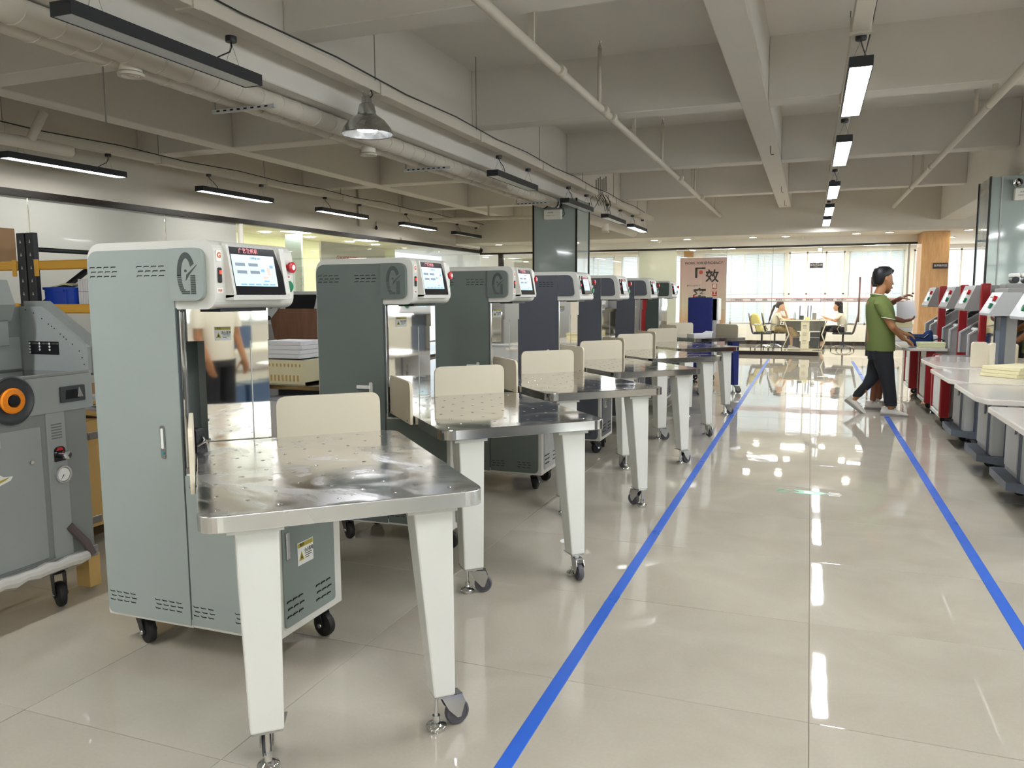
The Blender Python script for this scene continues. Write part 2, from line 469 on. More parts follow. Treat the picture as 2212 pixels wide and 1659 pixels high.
    def mesh(s, name, mats):
        me = bpy.data.meshes.new(name)
        me.from_pydata(s.v, [], s.f)
        for mm in (mats if isinstance(mats, (list, tuple)) else [mats]):
            me.materials.append(MATS[mm] if isinstance(mm, str) else mm)
        me.polygons.foreach_set('material_index', s.mi)
        me.polygons.foreach_set('use_smooth', s.sm)
        bm = bmesh.new(); bm.from_mesh(me)
        bmesh.ops.recalc_face_normals(bm, faces=bm.faces)
        if any(s.sm):
            for e in bm.edges:
                if len(e.link_faces) == 2 and e.calc_face_angle(0) > 0.6: e.smooth = False
        bm.to_mesh(me); bm.free(); me.update()
        return me
    def build(s, name, mats, parent=None, loc=None, rot=None):
        return link(name, s.mesh(name, mats), parent, loc, rot)

def link(name, data, parent=None, loc=None, rot=None):
    o = bpy.data.objects.new(name, data); C.objects.link(o)
    if parent: o.parent = parent
    if loc: o.location = loc
    if rot: o.rotation_euler = rot
    return o
def empty(name, loc, label, cat, group=None, rz=0):
    o = bpy.data.objects.new(name, None); C.objects.link(o)
    o.location = loc; o.rotation_euler = (0, 0, rz); o.empty_display_size = 0.1
    o['label'] = label; o['category'] = cat
    if group: o['group'] = group
    return o
def tag(o, label, cat=None, group=None, kind=None):
    if label: o['label'] = label
    if cat: o['category'] = cat
    if group: o['group'] = group
    if kind: o['kind'] = kind
    return o
def struct(o, label=None):
    o['kind'] = 'structure'
    if label: o['label'] = label
    return o
def copy_tree(o, parent=None):
    c = o.copy(); C.objects.link(c)
    if parent: c.parent = parent
    for ch in list(o.children): copy_tree(ch, c)
    return c
def rpoly(pts, rad, seg=5):
    """polygon with rounded corners"""
    out = []; n = len(pts)
    for i, p in enumerate(pts):
        r = rad[i] if isinstance(rad, (list, tuple)) else rad
        p = Vector(p); a = Vector(pts[i-1]); b = Vector(pts[(i+1) % n])
        if r <= 0: out.append((p.x, p.y)); continue
        da = (a-p); db = (b-p); r = min(r, da.length*.49, db.length*.49)
        da.normalize(); db.normalize()
        ang = da.angle(db); t = r
        p0 = p+da*t; p1 = p+db*t
        for k in range(seg+1):
            s_ = k/seg
            q = p0*(1-s_)**2+p*2*s_*(1-s_)+p1*s_*s_
            out.append((q.x, q.y))
    return out
def rrect(x0, x1, z0, z1, r, seg=5):
    return rpoly([(x0, z0), (x1, z0), (x1, z1), (x0, z1)], r, seg)
def text(s, size, loc, rot, material, parent=None, name='lettering', bold=0.0, ext=0.0004, align='CENTER', sx=1.0, spacing=1.0):
    cu = bpy.data.curves.new(name, 'FONT'); cu.body = s; cu.size = size
    cu.align_x = align; cu.align_y = 'CENTER'; cu.extrude = ext; cu.offset = bold; cu.resolution_u = 3
    cu.space_character = spacing
    cu.materials.append(MATS[material])
    t_ = bpy.data.objects.new('tmp', cu); C.objects.link(t_)
    dg = bpy.context.evaluated_depsgraph_get(); dg.update()
    me = bpy.data.meshes.new_from_object(t_.evaluated_get(dg))
    bpy.data.objects.remove(t_); bpy.data.curves.remove(cu)
    me.name = name
    if not me.materials: me.materials.append(MATS[material])
    me.transform(Matrix.Diagonal((sx, 1, 1, 1)))
    return link(name, me, parent, loc, rot)
FACE_NY = (PI/2, 0, 0)             # text facing -Y
FACE_PX = (PI/2, 0, PI/2)          # text facing +X
FACE_NX = (PI/2, 0, -PI/2)

# ================================================================ SETTING
XL, XR, YB, YE, YW = -7.8, 8.6, -6.0, 16.9, 22.3     # left wall, right wall, back wall, end bulkhead, window wall
ZC, ZB, ZM, ZS = 3.62, 3.07, 2.72, 2.56               # slab, cross beams, main beams, soffit

fl = MB().box(XL-3, XR, YB, YW+0.2, -0.12, -0.004).build('floor', 'grout'); struct(fl, 'polished beige floor tiles with thin dark joints')
# tiles
tile = MB().box(0.001, 0.799, 0.001, 0.799, -0.004, 0.0, 0.0012).mesh('tile', 'polished_tile')
far = MB(); cells = []
for i in range(-14, 11):
    for j in range(-11, 25):
        x, y = 0.041+0.8*i, 2.502+0.8*j
        if x < XL-3.0 or x+0.8 > XR or y < YB or y > YW: continue
        c = Vector((x+.4, y+.4, -CAM_H)); c.z = -CAM_H
        zc = c.dot(fw); u = c.dot(r2)/max(zc, .01)*F_PX; v = c.dot(d2)/max(zc, .01)*F_PX
        vis = zc > 0.6 and abs(u) < 1106+0.55*F_PX/zc and v < 830+0.55*F_PX/zc
        cells.append((0 if vis else 1, (x+.4)**2+(y+.4)**2, x, y))
cells.sort()
NT = 285
for k, (a, d, x, y) in enumerate(cells):
    tx, ty = random.uniform(-.0009, .0009), random.uniform(-.0009, .0009)
    if k < NT:
        o = link('tile', tile, fl, (x, y, 0)); o.rotation_euler = (tx, ty, 0)
    else: far.box(x+.001, x+.799, y+.001, y+.799, -.004, 0)
o = far.build('tile_field', 'polished_tile', fl); o['kind'] = 'stuff'

# floor tapes
tag(MB().box(-.797, -.749, .3, 17.2, -.0005, .0030).build('floor_tape', 'blue_tape'), 'long blue floor tape along the left row of machines', 'tape')
tag(MB().box(.798, .850, .3, 17.0, -.0005, .0030).build('floor_tape', 'blue_tape'), 'blue floor tape on the right, in front of the marble tables', 'tape')

# slab and beams
ce = MB().box(XL-.3, XR+.2, YB-.2, YE, ZC, ZC+.15).build('ceiling', 'ceiling_paint'); struct(ce, 'bare painted concrete ceiling with deep beams')
def beam(x0, x1, y0, y1, z0, lab=None):
    o = MB().box(x0, x1, y0, y1, z0, ZC+.01, .008).build('beam', 'ceiling_paint', ce)
    if lab: o['label'] = lab
    return o
ys = [(-5.1, -4.85), (-1.9, -1.65), (1.3, 1.55), (4.52, 4.77), (7.62, 7.88), (10.98, 11.24), (14.35, 14.60)]
for y0, y1 in ys:
    beam(-3.32, -.66, y0, y1, ZB); beam(-.42, 2.24, y0, y1, ZB)
    beam(-6.36, -3.86, y0, y1, ZB); beam(XL, -6.60, y0, y1, ZB); beam(2.66, XR, y0, y1, ZB)
beam(-.66, -.42, YB, YE, ZB, 'narrow beam running down the middle of the ceiling')
beam(-6.60, -6.36, YB, YE, ZB)
beam(-3.86, -3.32, YB, YE, ZM, 'wide main beam above the left pillar')
beam(2.24, 2.66, YB, YE, ZM, 'main beam above the right pillar')
for k, (x, y) in enumerate(((-.50, 9.9), (-.50, 13.6), (-.51, 15.6), (2.5, 13.6))):
    z = ZB if x < 1 else ZM
    MB().tube([(x, y, z+.01), (x, y, z-.07), (x+.01, y, z-.10), (x+.04, y, z-.10)], .004, 5).build('ceiling_hook', 'wire_black', ce)

# walls
wl = MB().box(XL-.12, XL, YB, YE, 2.47, ZC).build('wall_left', 'wall_paint'); struct(wl, 'painted wall above the left glass partition')
we = MB().box(XL-3, XR, YE, YE+.14, ZS, ZC).build('wall_far', 'wall_paint'); struct(we, 'deep bulkhead at the far end')
wb = MB().box(XL-.1, XR, YB-.15, YB, 0, ZC)
wbo = wb.build('wall_back', 'wall_paint'); struct(wbo)
wr = MB().box(XR, XR+.15, YB, YW, 0, ZC).build('wall_right', 'wall_paint'); struct(wr)
# back-wall windows (behind the camera, they mirror in the pillar glass)
for n, x0 in enumerate((3.0, 5.8)):
    W = MB().box(x0, x0+2.6, YB-.01, YB+.02, .9, 2.9).build('window_%d' % (n+11), 'window_trees'); struct(W)
    f = MB()
    for a in (x0, x0+.87, x0+1.73, x0+2.6): f.box(a-.04, a+.04, YB, YB+.06, .86, 2.94)
    for z in (.9, 2.2, 2.9): f.box(x0, x0+2.6, YB, YB+.05, z-.03, z+.03)
    f.build('window_frame', 'light_grey_enamel', W)
# unseen glowing windows added on the right-hand wall to light the ceiling
for n, y0 in enumerate((-4.6, -.8, 3.0, 6.8, 10.6)):
    W = MB().box(XR-.02, XR+.01, y0, y0+3.0, .9, 2.65).build('window_%d' % (n+14), 'window_side'); struct(W)
    f = MB()
    for a in (y0, y0+1, y0+2, y0+3.0): f.box(XR-.07, XR, a-.04, a+.04, .86, 2.69)
    for z in (.9, 2.0, 2.65): f.box(XR-.06, XR, y0, y0+3.0, z-.03, z+.03)
    f.build('window_frame', 'light_grey_enamel', W)
# soffit of the office strip, with downlights
so = MB().box(XL-3, XR, YE+.15, YW+.2, ZS, ZS+.1).build('ceiling', 'white_paint'); struct(so, 'white lowered ceiling with downlights at the far end')
for k, (x, y) in enumerate(((-2.58, 17.7), (-1.2, 17.7), (-.53, 17.7), (.82, 17.5), (1.42, 17.4), (2.8, 17.4), (-3.3, 17.7), (-5.0, 17.7), (-6.0, 17.7), (-7.0, 17.6), (4.2, 17.5),
        (-2.5, 19.6), (-1.25, 19.6), (-.4, 19.5), (.8, 19.6), (1.5, 19.5), (2.8, 19.5), (-4.2, 19.6), (-5.4, 19.6), (-7.0, 19.7), (-1.2, 21.3), (.4, 21.3), (1.9, 21.3), (-3.6, 21.3), (-5.6, 21.3))):
    t = empty('downlight', (x, y, ZS), 'round recessed downlight in the white lowered ceiling', 'downlight', 'downlights in the lowered far ceiling')
    MB().lathe([(.075, 0), (.095, -.004), (.10, -.012), (.078, -.012), (.072, -.002)], n=16, caps=False).build('rim', 'white_paint', t)
    MB().lathe([(.0, -.006), (.074, -.006), (.074, -.001), (0, -.001)], n=16).build('lamp_disc', 'downlight_lit', t)
for k, (x, y, s_) in enumerate(((-3.25, 18.0, .06), (2.35, 17.9, .05), (-.2, 17.9, .03))):
    t = tag(MB().lathe([(.0, -.05), (s_*.6, -.05), (s_, -.02), (s_, 0), (0, 0)], (x, y, ZS), 14).build('smoke_detector', 'white_paint'),
            ['small white smoke detector on the lowered ceiling beside the left pillar', 'small white smoke detector above the oak column', 'tiny white sprinkler head above the office glass'][k], 'detector')

# ---------------- left glass partition (X = XL)
fr = MB().box(XL-.05, XL+.05, YB, 18.35, 2.40, 2.47)
o = struct(fr.build('trim_1', 'black_frame'), 'black top rail of the left glass partition')
fp = struct(MB().box(XL-.03, XL-.012, YB, YE, 0, .06).build('trim_2', 'black_frame'))
for k, y in enumerate((-6, -4, -2, 0, 2, 4.05, 6.1, 8.0)):
    y1 = (-4, -2, 0, 2, 4.05, 6.1, 8.0, 9.35)[k]
    p = MB().box(XL-.012, XL, y+.006, y1-.006, .06, 2.40, .002).build('frosted_panel', 'frosted_white', wl)
MB().cyl((XL+.01, 9.42, 0.0), (XL+.01, 9.42, 2.40), .04, n=12).build('post', 'white_paint', wl)
for y, y1 in ((9.5, 11.0), (11.0, 12.6), (12.6, 14.2), (14.2, 16.0), (16.0, 18.3)):
    MB().box(XL-.006, XL+.006, y+.004, y1-.004, .06, 2.40).build('glass_pane', 'clear_glass', wl)
# rooms behind the left glass
rb = MB().box(-10.35, -10.2, YB, 18.3, 0, 2.56).build('wall_office', 'green_wall'); struct(rb, 'pale green wall behind the left glass')
rc = MB().box(-10.3, XL-.12, YB, YE, 2.56, 2.62).build('ceiling', 'white_paint'); struct(rc)
d1 = MB().box(-10.2, -10.14, 9.0, 11.6, 0, 2.35).build('door_1', 'warm_wood_light'); struct(d1, 'light wooden door frame in the left office')
MB().box(-10.13, -10.10, 9.25, 11.35, 0, 2.25).build('door_leaf', 'green_wall', d1)
MB().box(-9.2, -8.85, 12.35, 12.4, 0, 2.5).build('partition', 'pillar_glass', rb)
sg = tag(MB().box(-8.42, -8.38, 12.3, 14.6, .9, 2.35).build('wall_sign', 'white_paint'), 'white sign board with red company lettering behind the left glass', 'sign')
text('GUANGYI DIGITAL PAPER', .13, (-8.375, 13.35, 2.06), FACE_PX, 'ink_red', sg, bold=.002, sx=.75)
for y in (9.9, 12.3, 13.7, 15.2, 16.3):
    for x in (-9.6, -8.6):
        t = empty('downlight', (x, y, 2.56), 'round downlight in the office behind the left glass', 'downlight', 'downlights behind the left glass')
        MB().lathe([(.0, -.004), (.07, -.004), (.09, -.012), (.095, 0), (0, 0)], n=14).build('lamp_disc', 'downlight_lit', t)
cc = empty('security_camera', (-7.2, 16.95, 2.42), 'small security camera bracketed in the far left corner', 'camera')
MB().tube([(0, 0, .14), (0, 0, .03), (.08, -.08, .02)], .014, 8).build('bracket', 'white_paint', cc)
MB().cyl((.03, -.02, .0), (.10, -.20, -.05), .035, .04, 12).build('camera_body', 'black_plastic', cc)
cb = tag(MB().lathe([(0, -.03), (.02, -.03), (.03, 0), (.018, .03), (.004, .05), (.004, .12), (0, .12)], (-7.75, 13.2, 2.63), 12).build('wall_sensor', 'black_plastic'), 'small black sensor hanging on the upper left wall', 'sensor')

# ---------------- far glass partition (Y = 18.35)
YG = 18.35
gw = MB().box(XL-.0, 2.03, YG-.02, YG+.02, 2.40, ZS).build('wall_glass', 'white_paint'); struct(gw, 'glass office partition at the far end')
struct(MB().box(XL, 2.03, YG-.04, YG+.04, 2.365, 2.405).build('trim_3', 'black_frame'), 'black top rail of the far glass partition')
struct(MB().box(XL, .20, YG-.05, YG+.03, 0, .085).build('trim_4', 'black_frame'), 'black bottom channel of the far glass partition')
struct(MB().box(-7.30, -7.18, YG-.04, YG+.04, 0, 2.37).build('trim_5', 'black_frame'))
def pane(x0, x1, m='office_glass', n='glass_pane', z0=.085):
    return MB().box(x0+.004, x1-.004, YG-.006, YG+.006, z0, 2.365).build(n, m, gw)
pane(XL, -7.3); pane(-7.18, -4.99); pane(-4.98, -3.80)
pane(-3.78, -2.90, 'pale_green_panel', 'frosted_panel')
pane(-2.88, -1.80); pane(-1.78, -.81); pane(-.80, .20)
dl = MB().box(.215, 1.08, YG-.008, YG+.006, .02, 2.365).build('door_2', 'office_glass'); struct(dl, 'glass office door')
for hx in (.97, 1.20):
    MB().cyl((hx, YG-.05, .74), (hx, YG-.05, 1.70), .018, n=10).build('door_handle', 'handle_brown', dl)
    for z in (.95, 1.5): MB().cyl((hx, YG-.05, z), (hx, YG, z), .008, n=6).build('handle_fixing', 'zinc', dl)
dr = MB().box(1.09, 1.85, YG-.008, YG+.006, .02, 2.365).build('door_3', 'office_glass'); struct(dr)
MB().box(1.86, 1.90, YG-.03, YG+.03, 0, 2.40).build('mullion', 'light_grey_enamel', gw)
for x in (-4.985, -3.79, -1.79, -.805, .205): MB().box(x-.004, x+.004, YG-.009, YG+.009, .085, 2.365).build('glass_joint', 'wire_grey', gw)
# printed safety band on the glass
for z in (1.185, 1.252): MB().box(-1.79, 1.84, YG-.0105, YG-.0085, z-.006, z+.006).build('band_line', 'ink_red', gw)
MB().box(-1.79, 1.84, YG-.0084, YG-.0078, 1.19, 1.246).build('band_film', 'label_white', gw)
for s_, x in (('== 广艺数控纸业', -1.55), ('数纸机', -1.20), ('切纸机', -.95), ('裁切机械 ==', -.62), ('== 广艺数码机', -.28), ('数纸专家', -.02), ('全自动智能设备', .34), ('专业制造 ==', .62)):
    text(s_, .045, (x, YG-.012, 1.218), FACE_NY, 'ink_grey', gw, bold=.0008, sx=.8)
text('== GUANGYI DIGITAL PAPER MACHINE ==', .042, (1.28, YG-.012, 1.218), FACE_NY, 'ink_grey', gw, bold=.0008, sx=1.05)
sn = tag(MB().box(-.04, .225, YG-.03, YG-.01, 1.905, 2.01, .003).build('door_sign', 'sign_brown'), 'small black sign on the glass office front', 'sign')
text('综合办公室', .05, (.092, YG-.033, 1.965), FACE_NY, 'label_white', sn)
text('OFFICE', .022, (.092, YG-.033, 1.925), FACE_NY, 'label_white', sn)
# oak column right of the glass, with sign
oc = MB().box(2.03, 2.52, 17.6, 18.4, 0, ZS, .01).build('pillar', 'oak'); struct(oc, 'oak veneered column at the right end of the office glass')
s2 = tag(MB().box(2.24, 2.505, 17.57, 17.6, 1.83, 1.94, .003).build('door_sign', 'sign_brown'), 'small dark sign on the oak column', 'sign')
text('世界陈列区', .048, (2.372, 17.567, 1.885), FACE_NY, 'label_white', s2)
# poster wall
ps = MB().box(-2.90, -1.845, 18.86, 18.90, 0, 2.20)
po = ps.build('poster', 'poster_print', None); 
for v in po.data.vertices: v.co.z -= 1.16
po.location.z = 1.16
tag(po, 'tall pink and beige poster with black calligraphy about efficiency', 'poster')
def pt(s_, size, x, z, m='ink_black', b=0, sx=1.0, sp=1.0): return text(s_, size, (x, 18.857, z-1.16), FACE_NY, m, po, bold=b, sx=sx, spacing=sp)
pt('WORK FOR EFFICIENCY', .082, -2.36, 2.075, b=.001, sx=.92, sp=1.08)
MB().box(-2.55, -2.50, 18.852, 18.86, 1.73-1.16, 1.975-1.16).box(-2.55, -2.32, 18.852, 18.86, 1.94-1.16, 1.975-1.16).build('printed_mark', 'ink_black', po)
MB().lathe([(0, 0), (.045, 0), (.045, .008), (0, .008)], (-2.42, 18.851, 1.865-1.16), 18, 'Y').build('printed_dot', 'ink_red', po)
pt('效', .31, -2.16, 1.755, b=.006); pt('率', .31, -2.44, 1.33, b=.006)
pt('EFFICIENCY', .055, -2.58, 1.555, sx=1.0, sp=1.1); pt('MACHINE', .05, -2.06, .78)
for s_, z in (('是', 1.535), ('工', 1.37)):
    MB().box(-2.155, -2.04, 18.853, 18.86, z-.058-1.16, z+.058-1.16).build('printed_mark', 'ink_red', po)
    text(s_, .10, (-2.0975, 18.850, z-1.16), FACE_NY, 'label_white', po, bold=.002)
hb = MB()
for z in (2.235, 2.27, 2.305, 2.34): hb.box(-2.9, -1.845, 18.87, 18.885, z-.008, z+.008)
hb.build('header_stripe', 'label_white', po, (0, 0, -1.16)); MB().box(-2.82, -2.60, 18.866, 18.872, 2.22-1.16, 2.36-1.16).build('header_patch', 'warm_wood_light', po)
# second display board left of the pillar
db = tag(MB().box(-7.1, -5.2, 18.9, 18.95, 0, 2.28).build('display_board', 'white_paint'), 'white display board with red characters, left of the pillar', 'board')
text('GUANGYI', .12, (-6.95, 18.89, 1.70), (PI/2, PI/2, 0), 'ink_grey', db); text('创新', .32, (-6.35, 18.89, 1.72), FACE_NY, 'ink_red', db, bold=.01)
# window wall of the office
ww = MB()
ww.box(XL-3, XR, YW, YW+.15, 0, .53).box(XL-3, XR, YW, YW+.15, 2.46, ZS).box(XL-3, -7.2, YW, YW+.15, .53, 2.46)
for x0, x1 in ((-5.3, -5.1), (-3.2, -2.75), (-.66, -.58), (.82, .90), (2.2, 2.4)): ww.box(x0, x1, YW, YW+.15, .53, 2.46)
wwo = ww.build('wall_window_side', 'white_paint'); struct(wwo, 'low cream wall under the office windows')
struct(MB().box(XL-3, XR, YW-.02, YW, 0, .1).build('baseboard_far', 'black_frame'))
for n, (x0, x1, blind, mt) in enumerate(((-7.2, -5.3, 1, 'window_daylight'), (-5.1, -3.2, 1, 'window_bright'), (-2.75, -.66, 1, 'window_daylight'), (-.58, .82, 0, 'window_bright'), (.9, 2.2, 1, 'window_daylight'), (2.4, 5.6, 0, 'window_bright'))):
    W = MB().box(x0, x1, YW+.12, YW+.14, .53, 2.46).build('window_%d' % (n+1 if n < 4 else n+5), mt); struct(W)
    f = MB()
    for a in (x0+.03, (x0*2+x1)/3, (x0+x1*2)/3, x1-.03): f.box(a-.02, a+.02, YW+.04, YW+.08, .53, 2.46)
    for z in (.56, 1.35, 2.43): f.box(x0, x1, YW+.04, YW+.08, z-.018, z+.018)
    f.build('window_frame', 'white_paint', W)
    if blind:
        b = empty('window_blind', (0, 0, 0), 'white slatted blind, %s' % ('seen left of the pillar' if n == 0 else 'right of the left pillar' if n == 1 else 'beside the poster' if n == 2 else 'behind the glass door handles'), 'blind')
        sl = MB()
        z = .62
        while z < 2.44:
            sl.add([(x0+.02, YW-.03, z-.010), (x1-.02, YW-.03, z-.010), (x1-.02, YW-.005, z+.012), (x0+.02, YW-.005, z+.012)], [(0, 1, 2, 3)]); z += .030
        o = sl.build('slats', 'blind_slat', b); o['kind'] = 'stuff'
        c_ = MB()
        for k in range(1, 4): a = x0+(x1-x0)*k/4; c_.box(a-.012, a+.012, YW-.034, YW-.031, .60, 2.45)
        c_.build('ladder_tape', 'white_paint', b)
        MB().box(x0, x1, YW-.05, YW+.0, 2.44, 2.48).build('head_rail', 'white_paint', b)

# ---------------- pillars clad in glass
def pillar(x0, x1, y0, y1, zt, lab, mirror=False):
    p = MB().box(x0+.02, x1-.02, y0+.02, y1-.02, 0, zt+.0).build('pillar', 'ceiling_paint'); struct(p, lab)
    z1 = zt-.005
    MB().box(x0, x1, y0, y0+.02, .05, z1, .002).build('glass_cladding', 'pillar_glass', p)
    MB().box(x1-.02, x1, y0+.02, y1, .05, z1, .002).build('glass_cladding', 'pillar_glass', p)
    MB().box(x0, x0+.02, y0+.02, y1, .05, z1, .002).build('glass_cladding', 'pillar_glass', p)
    for (x, y) in ((x0, y0), (x1, y0), (x1, y1), (x0, y1)):
        MB().box(x-.012, x+.012, y-.012, y+.012, 0, zt).build('corner_trim', 'black_frame', p)
    return p
pl = pillar(-3.81, -3.16, 10.95, 11.62, ZM, 'pillar clad in grey-green glass behind the left machines')
pr = pillar(1.96, 2.75, 10.95, 11.62, ZM, 'glass clad pillar on the right')
MB().box(2.075, 2.09, 10.94, 10.955, 0, ZM).build('corner_trim', 'light_grey_enamel', pr)
for lab, x, y in (('twin-spot emergency light on the left glass pillar', -3.50, 10.95), ('emergency light at the top of the right glass pillar', 2.33, 10.95)):
    e = empty('emergency_light', (x, y, 2.50), lab, 'emergency light')
    MB().box(-.13, .13, -.07, -.002, -.075, .065, .008).build('housing', 'white_paint', e)
    text('应急照明', .022, (-.03, -.0715, .02), FACE_NY, 'ink_grey', e); text('EMERGENCY LIGHT', .014, (-.03, -.0715, -.02), FACE_NY, 'ink_grey', e)
    for sx in (-.105, .105):
        h = MB().lathe([(.0, 0), (.02, -.004), (.045, -.03), (.052, -.05), (.056, -.05), (.05, -.025), (.028, .02), (0, .03)], (sx, -.05, .125), 18, 'Y').build('spot_head', 'chrome', e)
        MB().ball((sx, -.075, .125), .014).build('bulb', 'label_white', h)
    MB().tube([(.10, -.02, .10), (.15, -.02, .07), (.17, -.02, 0), (.14, -.02, -.04)], .005, 6).build('cable', 'wire_black', e)

# ---------------- pipes
def hang_pipe(name, pts, r, lab, cat='pipe', drops=(), sprinklers=(), m='pipe_paint', joints=()):
    t = empty(name, pts[0], lab, cat)
    P0 = Vector(pts[0])
    loc = [tuple(Vector(p)-P0) for p in pts]
    MB().tube(loc, r, 12).build('pipe_run', m, t)
    for y in joints:
        x = pts[0][0]-P0.x; MB().cyl((x, y-P0.y-.04, 0), (x, y-P0.y+.04, 0), r*1.18, n=14).build('coupling', m, t)
    for (x, y, z, w_) in drops:
        MB().box(x-P0.x-w_, x-P0.x+w_, y-P0.y-.012, y-P0.y+.012, 0, z-P0.z).build('hanger', m, t)
    for (x, y, z) in sprinklers:
        s_ = MB().cyl((x-P0.x, y-P0.y, 0), (x-P0.x, y-P0.y, z-P0.z-.08), r*.55, n=10).build('riser', m, t)
        MB().lathe([(.012, 0), (.02, .01), (.012, .02), (.006, .05), (.022, .06), (.0, .062)], (x-P0.x, y-P0.y, z-P0.z-.08), 10).build('sprinkler_head', 'zinc', s_)
    return t
hang_pipe('sprinkler_pipe', [(-1.74, 1.0, 2.95), (-1.80, 16.85, 2.95)], .033, 'white sprinkler pipe running over the left machines', 'pipe',
          [(-1.75, 5.0, 3.6, .02), (-1.76, 8.2, 3.6, .016), (-1.77, 11.6, 3.6, .016), (-1.77, 12.5, 3.6, .016), (-1.79, 15.2, 3.6, .016)],
          [(-1.75, 6.75, 3.50), (-1.77, 9.9, 3.5), (-1.78, 12.9, 3.5), (-1.79, 15.9, 3.5)], joints=(5.6, 6.9, 7.2, 11.2, 13.5))
hang_pipe('sprinkler_pipe', [(1.38, 1.0, 2.95), (1.39, 16.4, 2.95)], .033, 'white sprinkler pipe running above the right tables', 'pipe',
          [(1.38, 7.75, 3.08, .02), (1.385, 12.4, 3.6, .018), (1.39, 15.2, 3.6, .016)], [(1.38, 8.6, 3.48), (1.39, 13.6, 3.5)], joints=(8.0, 11.5, 13.6))
t = hang_pipe('conduit_pipe', [(-6.9, 2.2, 2.78), (-6.9, 5.9, 2.78)], .055, 'open-ended grey pipe hung under the left ceiling', 'pipe', [(-6.9, 3.6, 3.05, .02), (-6.9, 4.75, 3.05, .02), (-6.9, 4.1, 3.05, .02)])
MB().cyl((0, 3.25, 0), (.10, 3.35, .30), .042, n=12).build('branch', 'pipe_paint', t)
MB().lathe([(.03, .001), (.045, .001), (.045, -.012), (.03, -.012)], (0, 3.70, 0), 14, 'Y').build('open_end', 'vent_black', t)
hang_pipe('conduit_pipe', [(-6.9, 13.9, 2.80), (-5.9, 14.3, 2.84), (-4.9, 14.7, 2.86), (-4.45, 14.9, 2.86), (-4.42, 14.9, 2.72)], .035, 'bent grey pipe left of the glass pillar', 'pipe', [(-5.9, 14.3, 3.1, .015), (-5.3, 14.55, 3.1, .015), (-4.9, 14.7, 3.1, .015)])
for y0, y1, x in ((12.6, 12.6, -7.77),): tag(MB().box(x, x+.03, y0, y0+.08, 2.62, 3.3).build('wall_conduit', 'pipe_paint'), 'vertical white conduit on the upper left wall', 'conduit')
tag(MB().box(XL, XL+.05, 14.2, 18.3, 2.475, 2.515).build('wall_conduit', 'pipe_paint'), 'white conduit lying along the black rail of the left partition', 'conduit')

# cable trays
def tray(x, y0, y1, z, lab, w_=.05):
    t = empty('cable_tray', (x, y0, z), lab, 'cable tray')
    MB().box(-w_, w_, 0, y1-y0, -.04, .04, .003).build('tray_body', 'pipe_paint', t)
    y = y0+.6
    while y < y1:
        MB().cyl((0, y-y0, .04), (0, y-y0, ZC-z), .004, n=6).build('hanger_rod', 'wire_grey', t)
        MB().box(-w_-.012, w_+.012, y-y0-.02, y-y0+.02, -.052, .045).build('tray_clamp', 'pipe_paint', t)
        y += 1.9
    pts = []; y = y0
    while y < y1-.3:
        pts.append((w_+.012, y-y0, .06)); pts.append((w_+.018, y-y0+.95, .035)); y += 1.9
    MB().tube(pts, .006, 5).build('cable', 'wire_black', t)
    return t
tray(-3.09, -1.0, 16.2, 2.875, 'white cable tray over the left machines beside the wide beam')
tray(.225, -1.0, 16.6, 2.93, 'white cable tray above the aisle lamps')
tray(-7.16, 1.0, 16.7, 2.93, 'white cable tray along the left wall')
# spiral ducts under the wide beam's left flank
for k, (x, z, lab) in enumerate(((-3.46, 2.648, 'corrugated white air duct under the wide beam, nearer the lamps'), (-3.61, 2.648, 'corrugated white air duct under the wide beam, farther from the lamps'))):
    t = empty('air_duct', (x, .5, z), lab, 'duct')
    MB().tube([(0, 0, 0), (0, 10.3, 0)], .066, 14).build('duct_run', 'pipe_paint', t)
    rb_ = MB(); y = .1
    while y < 10.3:
        rb_.tube([(.0675*math.cos(a), y+.02*math.sin(a+1), .0675*math.sin(a)) for a in [2*PI*i/14 for i in range(14)]], .004, 4, True); y += .21
    o = rb_.build('duct_ribs', 'pipe_paint', t); o['kind'] = 'stuff'
MB_ = tag(MB().tube([(-3.735, .5, 2.665), (-3.735, 10.8, 2.665)], .022, 8).build('pipe', 'pipe_paint'), 'thin white pipe below the corrugated ducts', 'pipe')
t = empty('air_duct', (-3.62, 11.9, 2.64), 'white corrugated duct seen right of the left pillar', 'duct')
MB().tube([(0, 0, 0), (.1, 4.6, 0)], .085, 14).build('duct_run', 'pipe_paint', t)
for (x, y, z, lab) in ((-3.55, 3.45, 2.585, 'round ceiling diffuser under the duct at upper left'), (-3.55, 5.95, 2.56, 'round ceiling diffuser below the glowing pendant lamp'), (-3.5, 14.0, 2.50, 'round ceiling diffuser right of the left pillar')):
    t = empty('air_diffuser', (x, y, z), lab, 'diffuser')
    MB().cyl((0, 0, .12), (0, 0, -.03), .06, n=16).build('neck', 'white_paint', t)
    MB().lathe([(.0, -.028), (.02, -.032), (.022, -.02), (.035, -.032), (.037, -.02), (.05, -.034), (.07, -.034), (.072, -.02), (.06, -.01)], n=20).build('grille', 'pipe_paint', t)
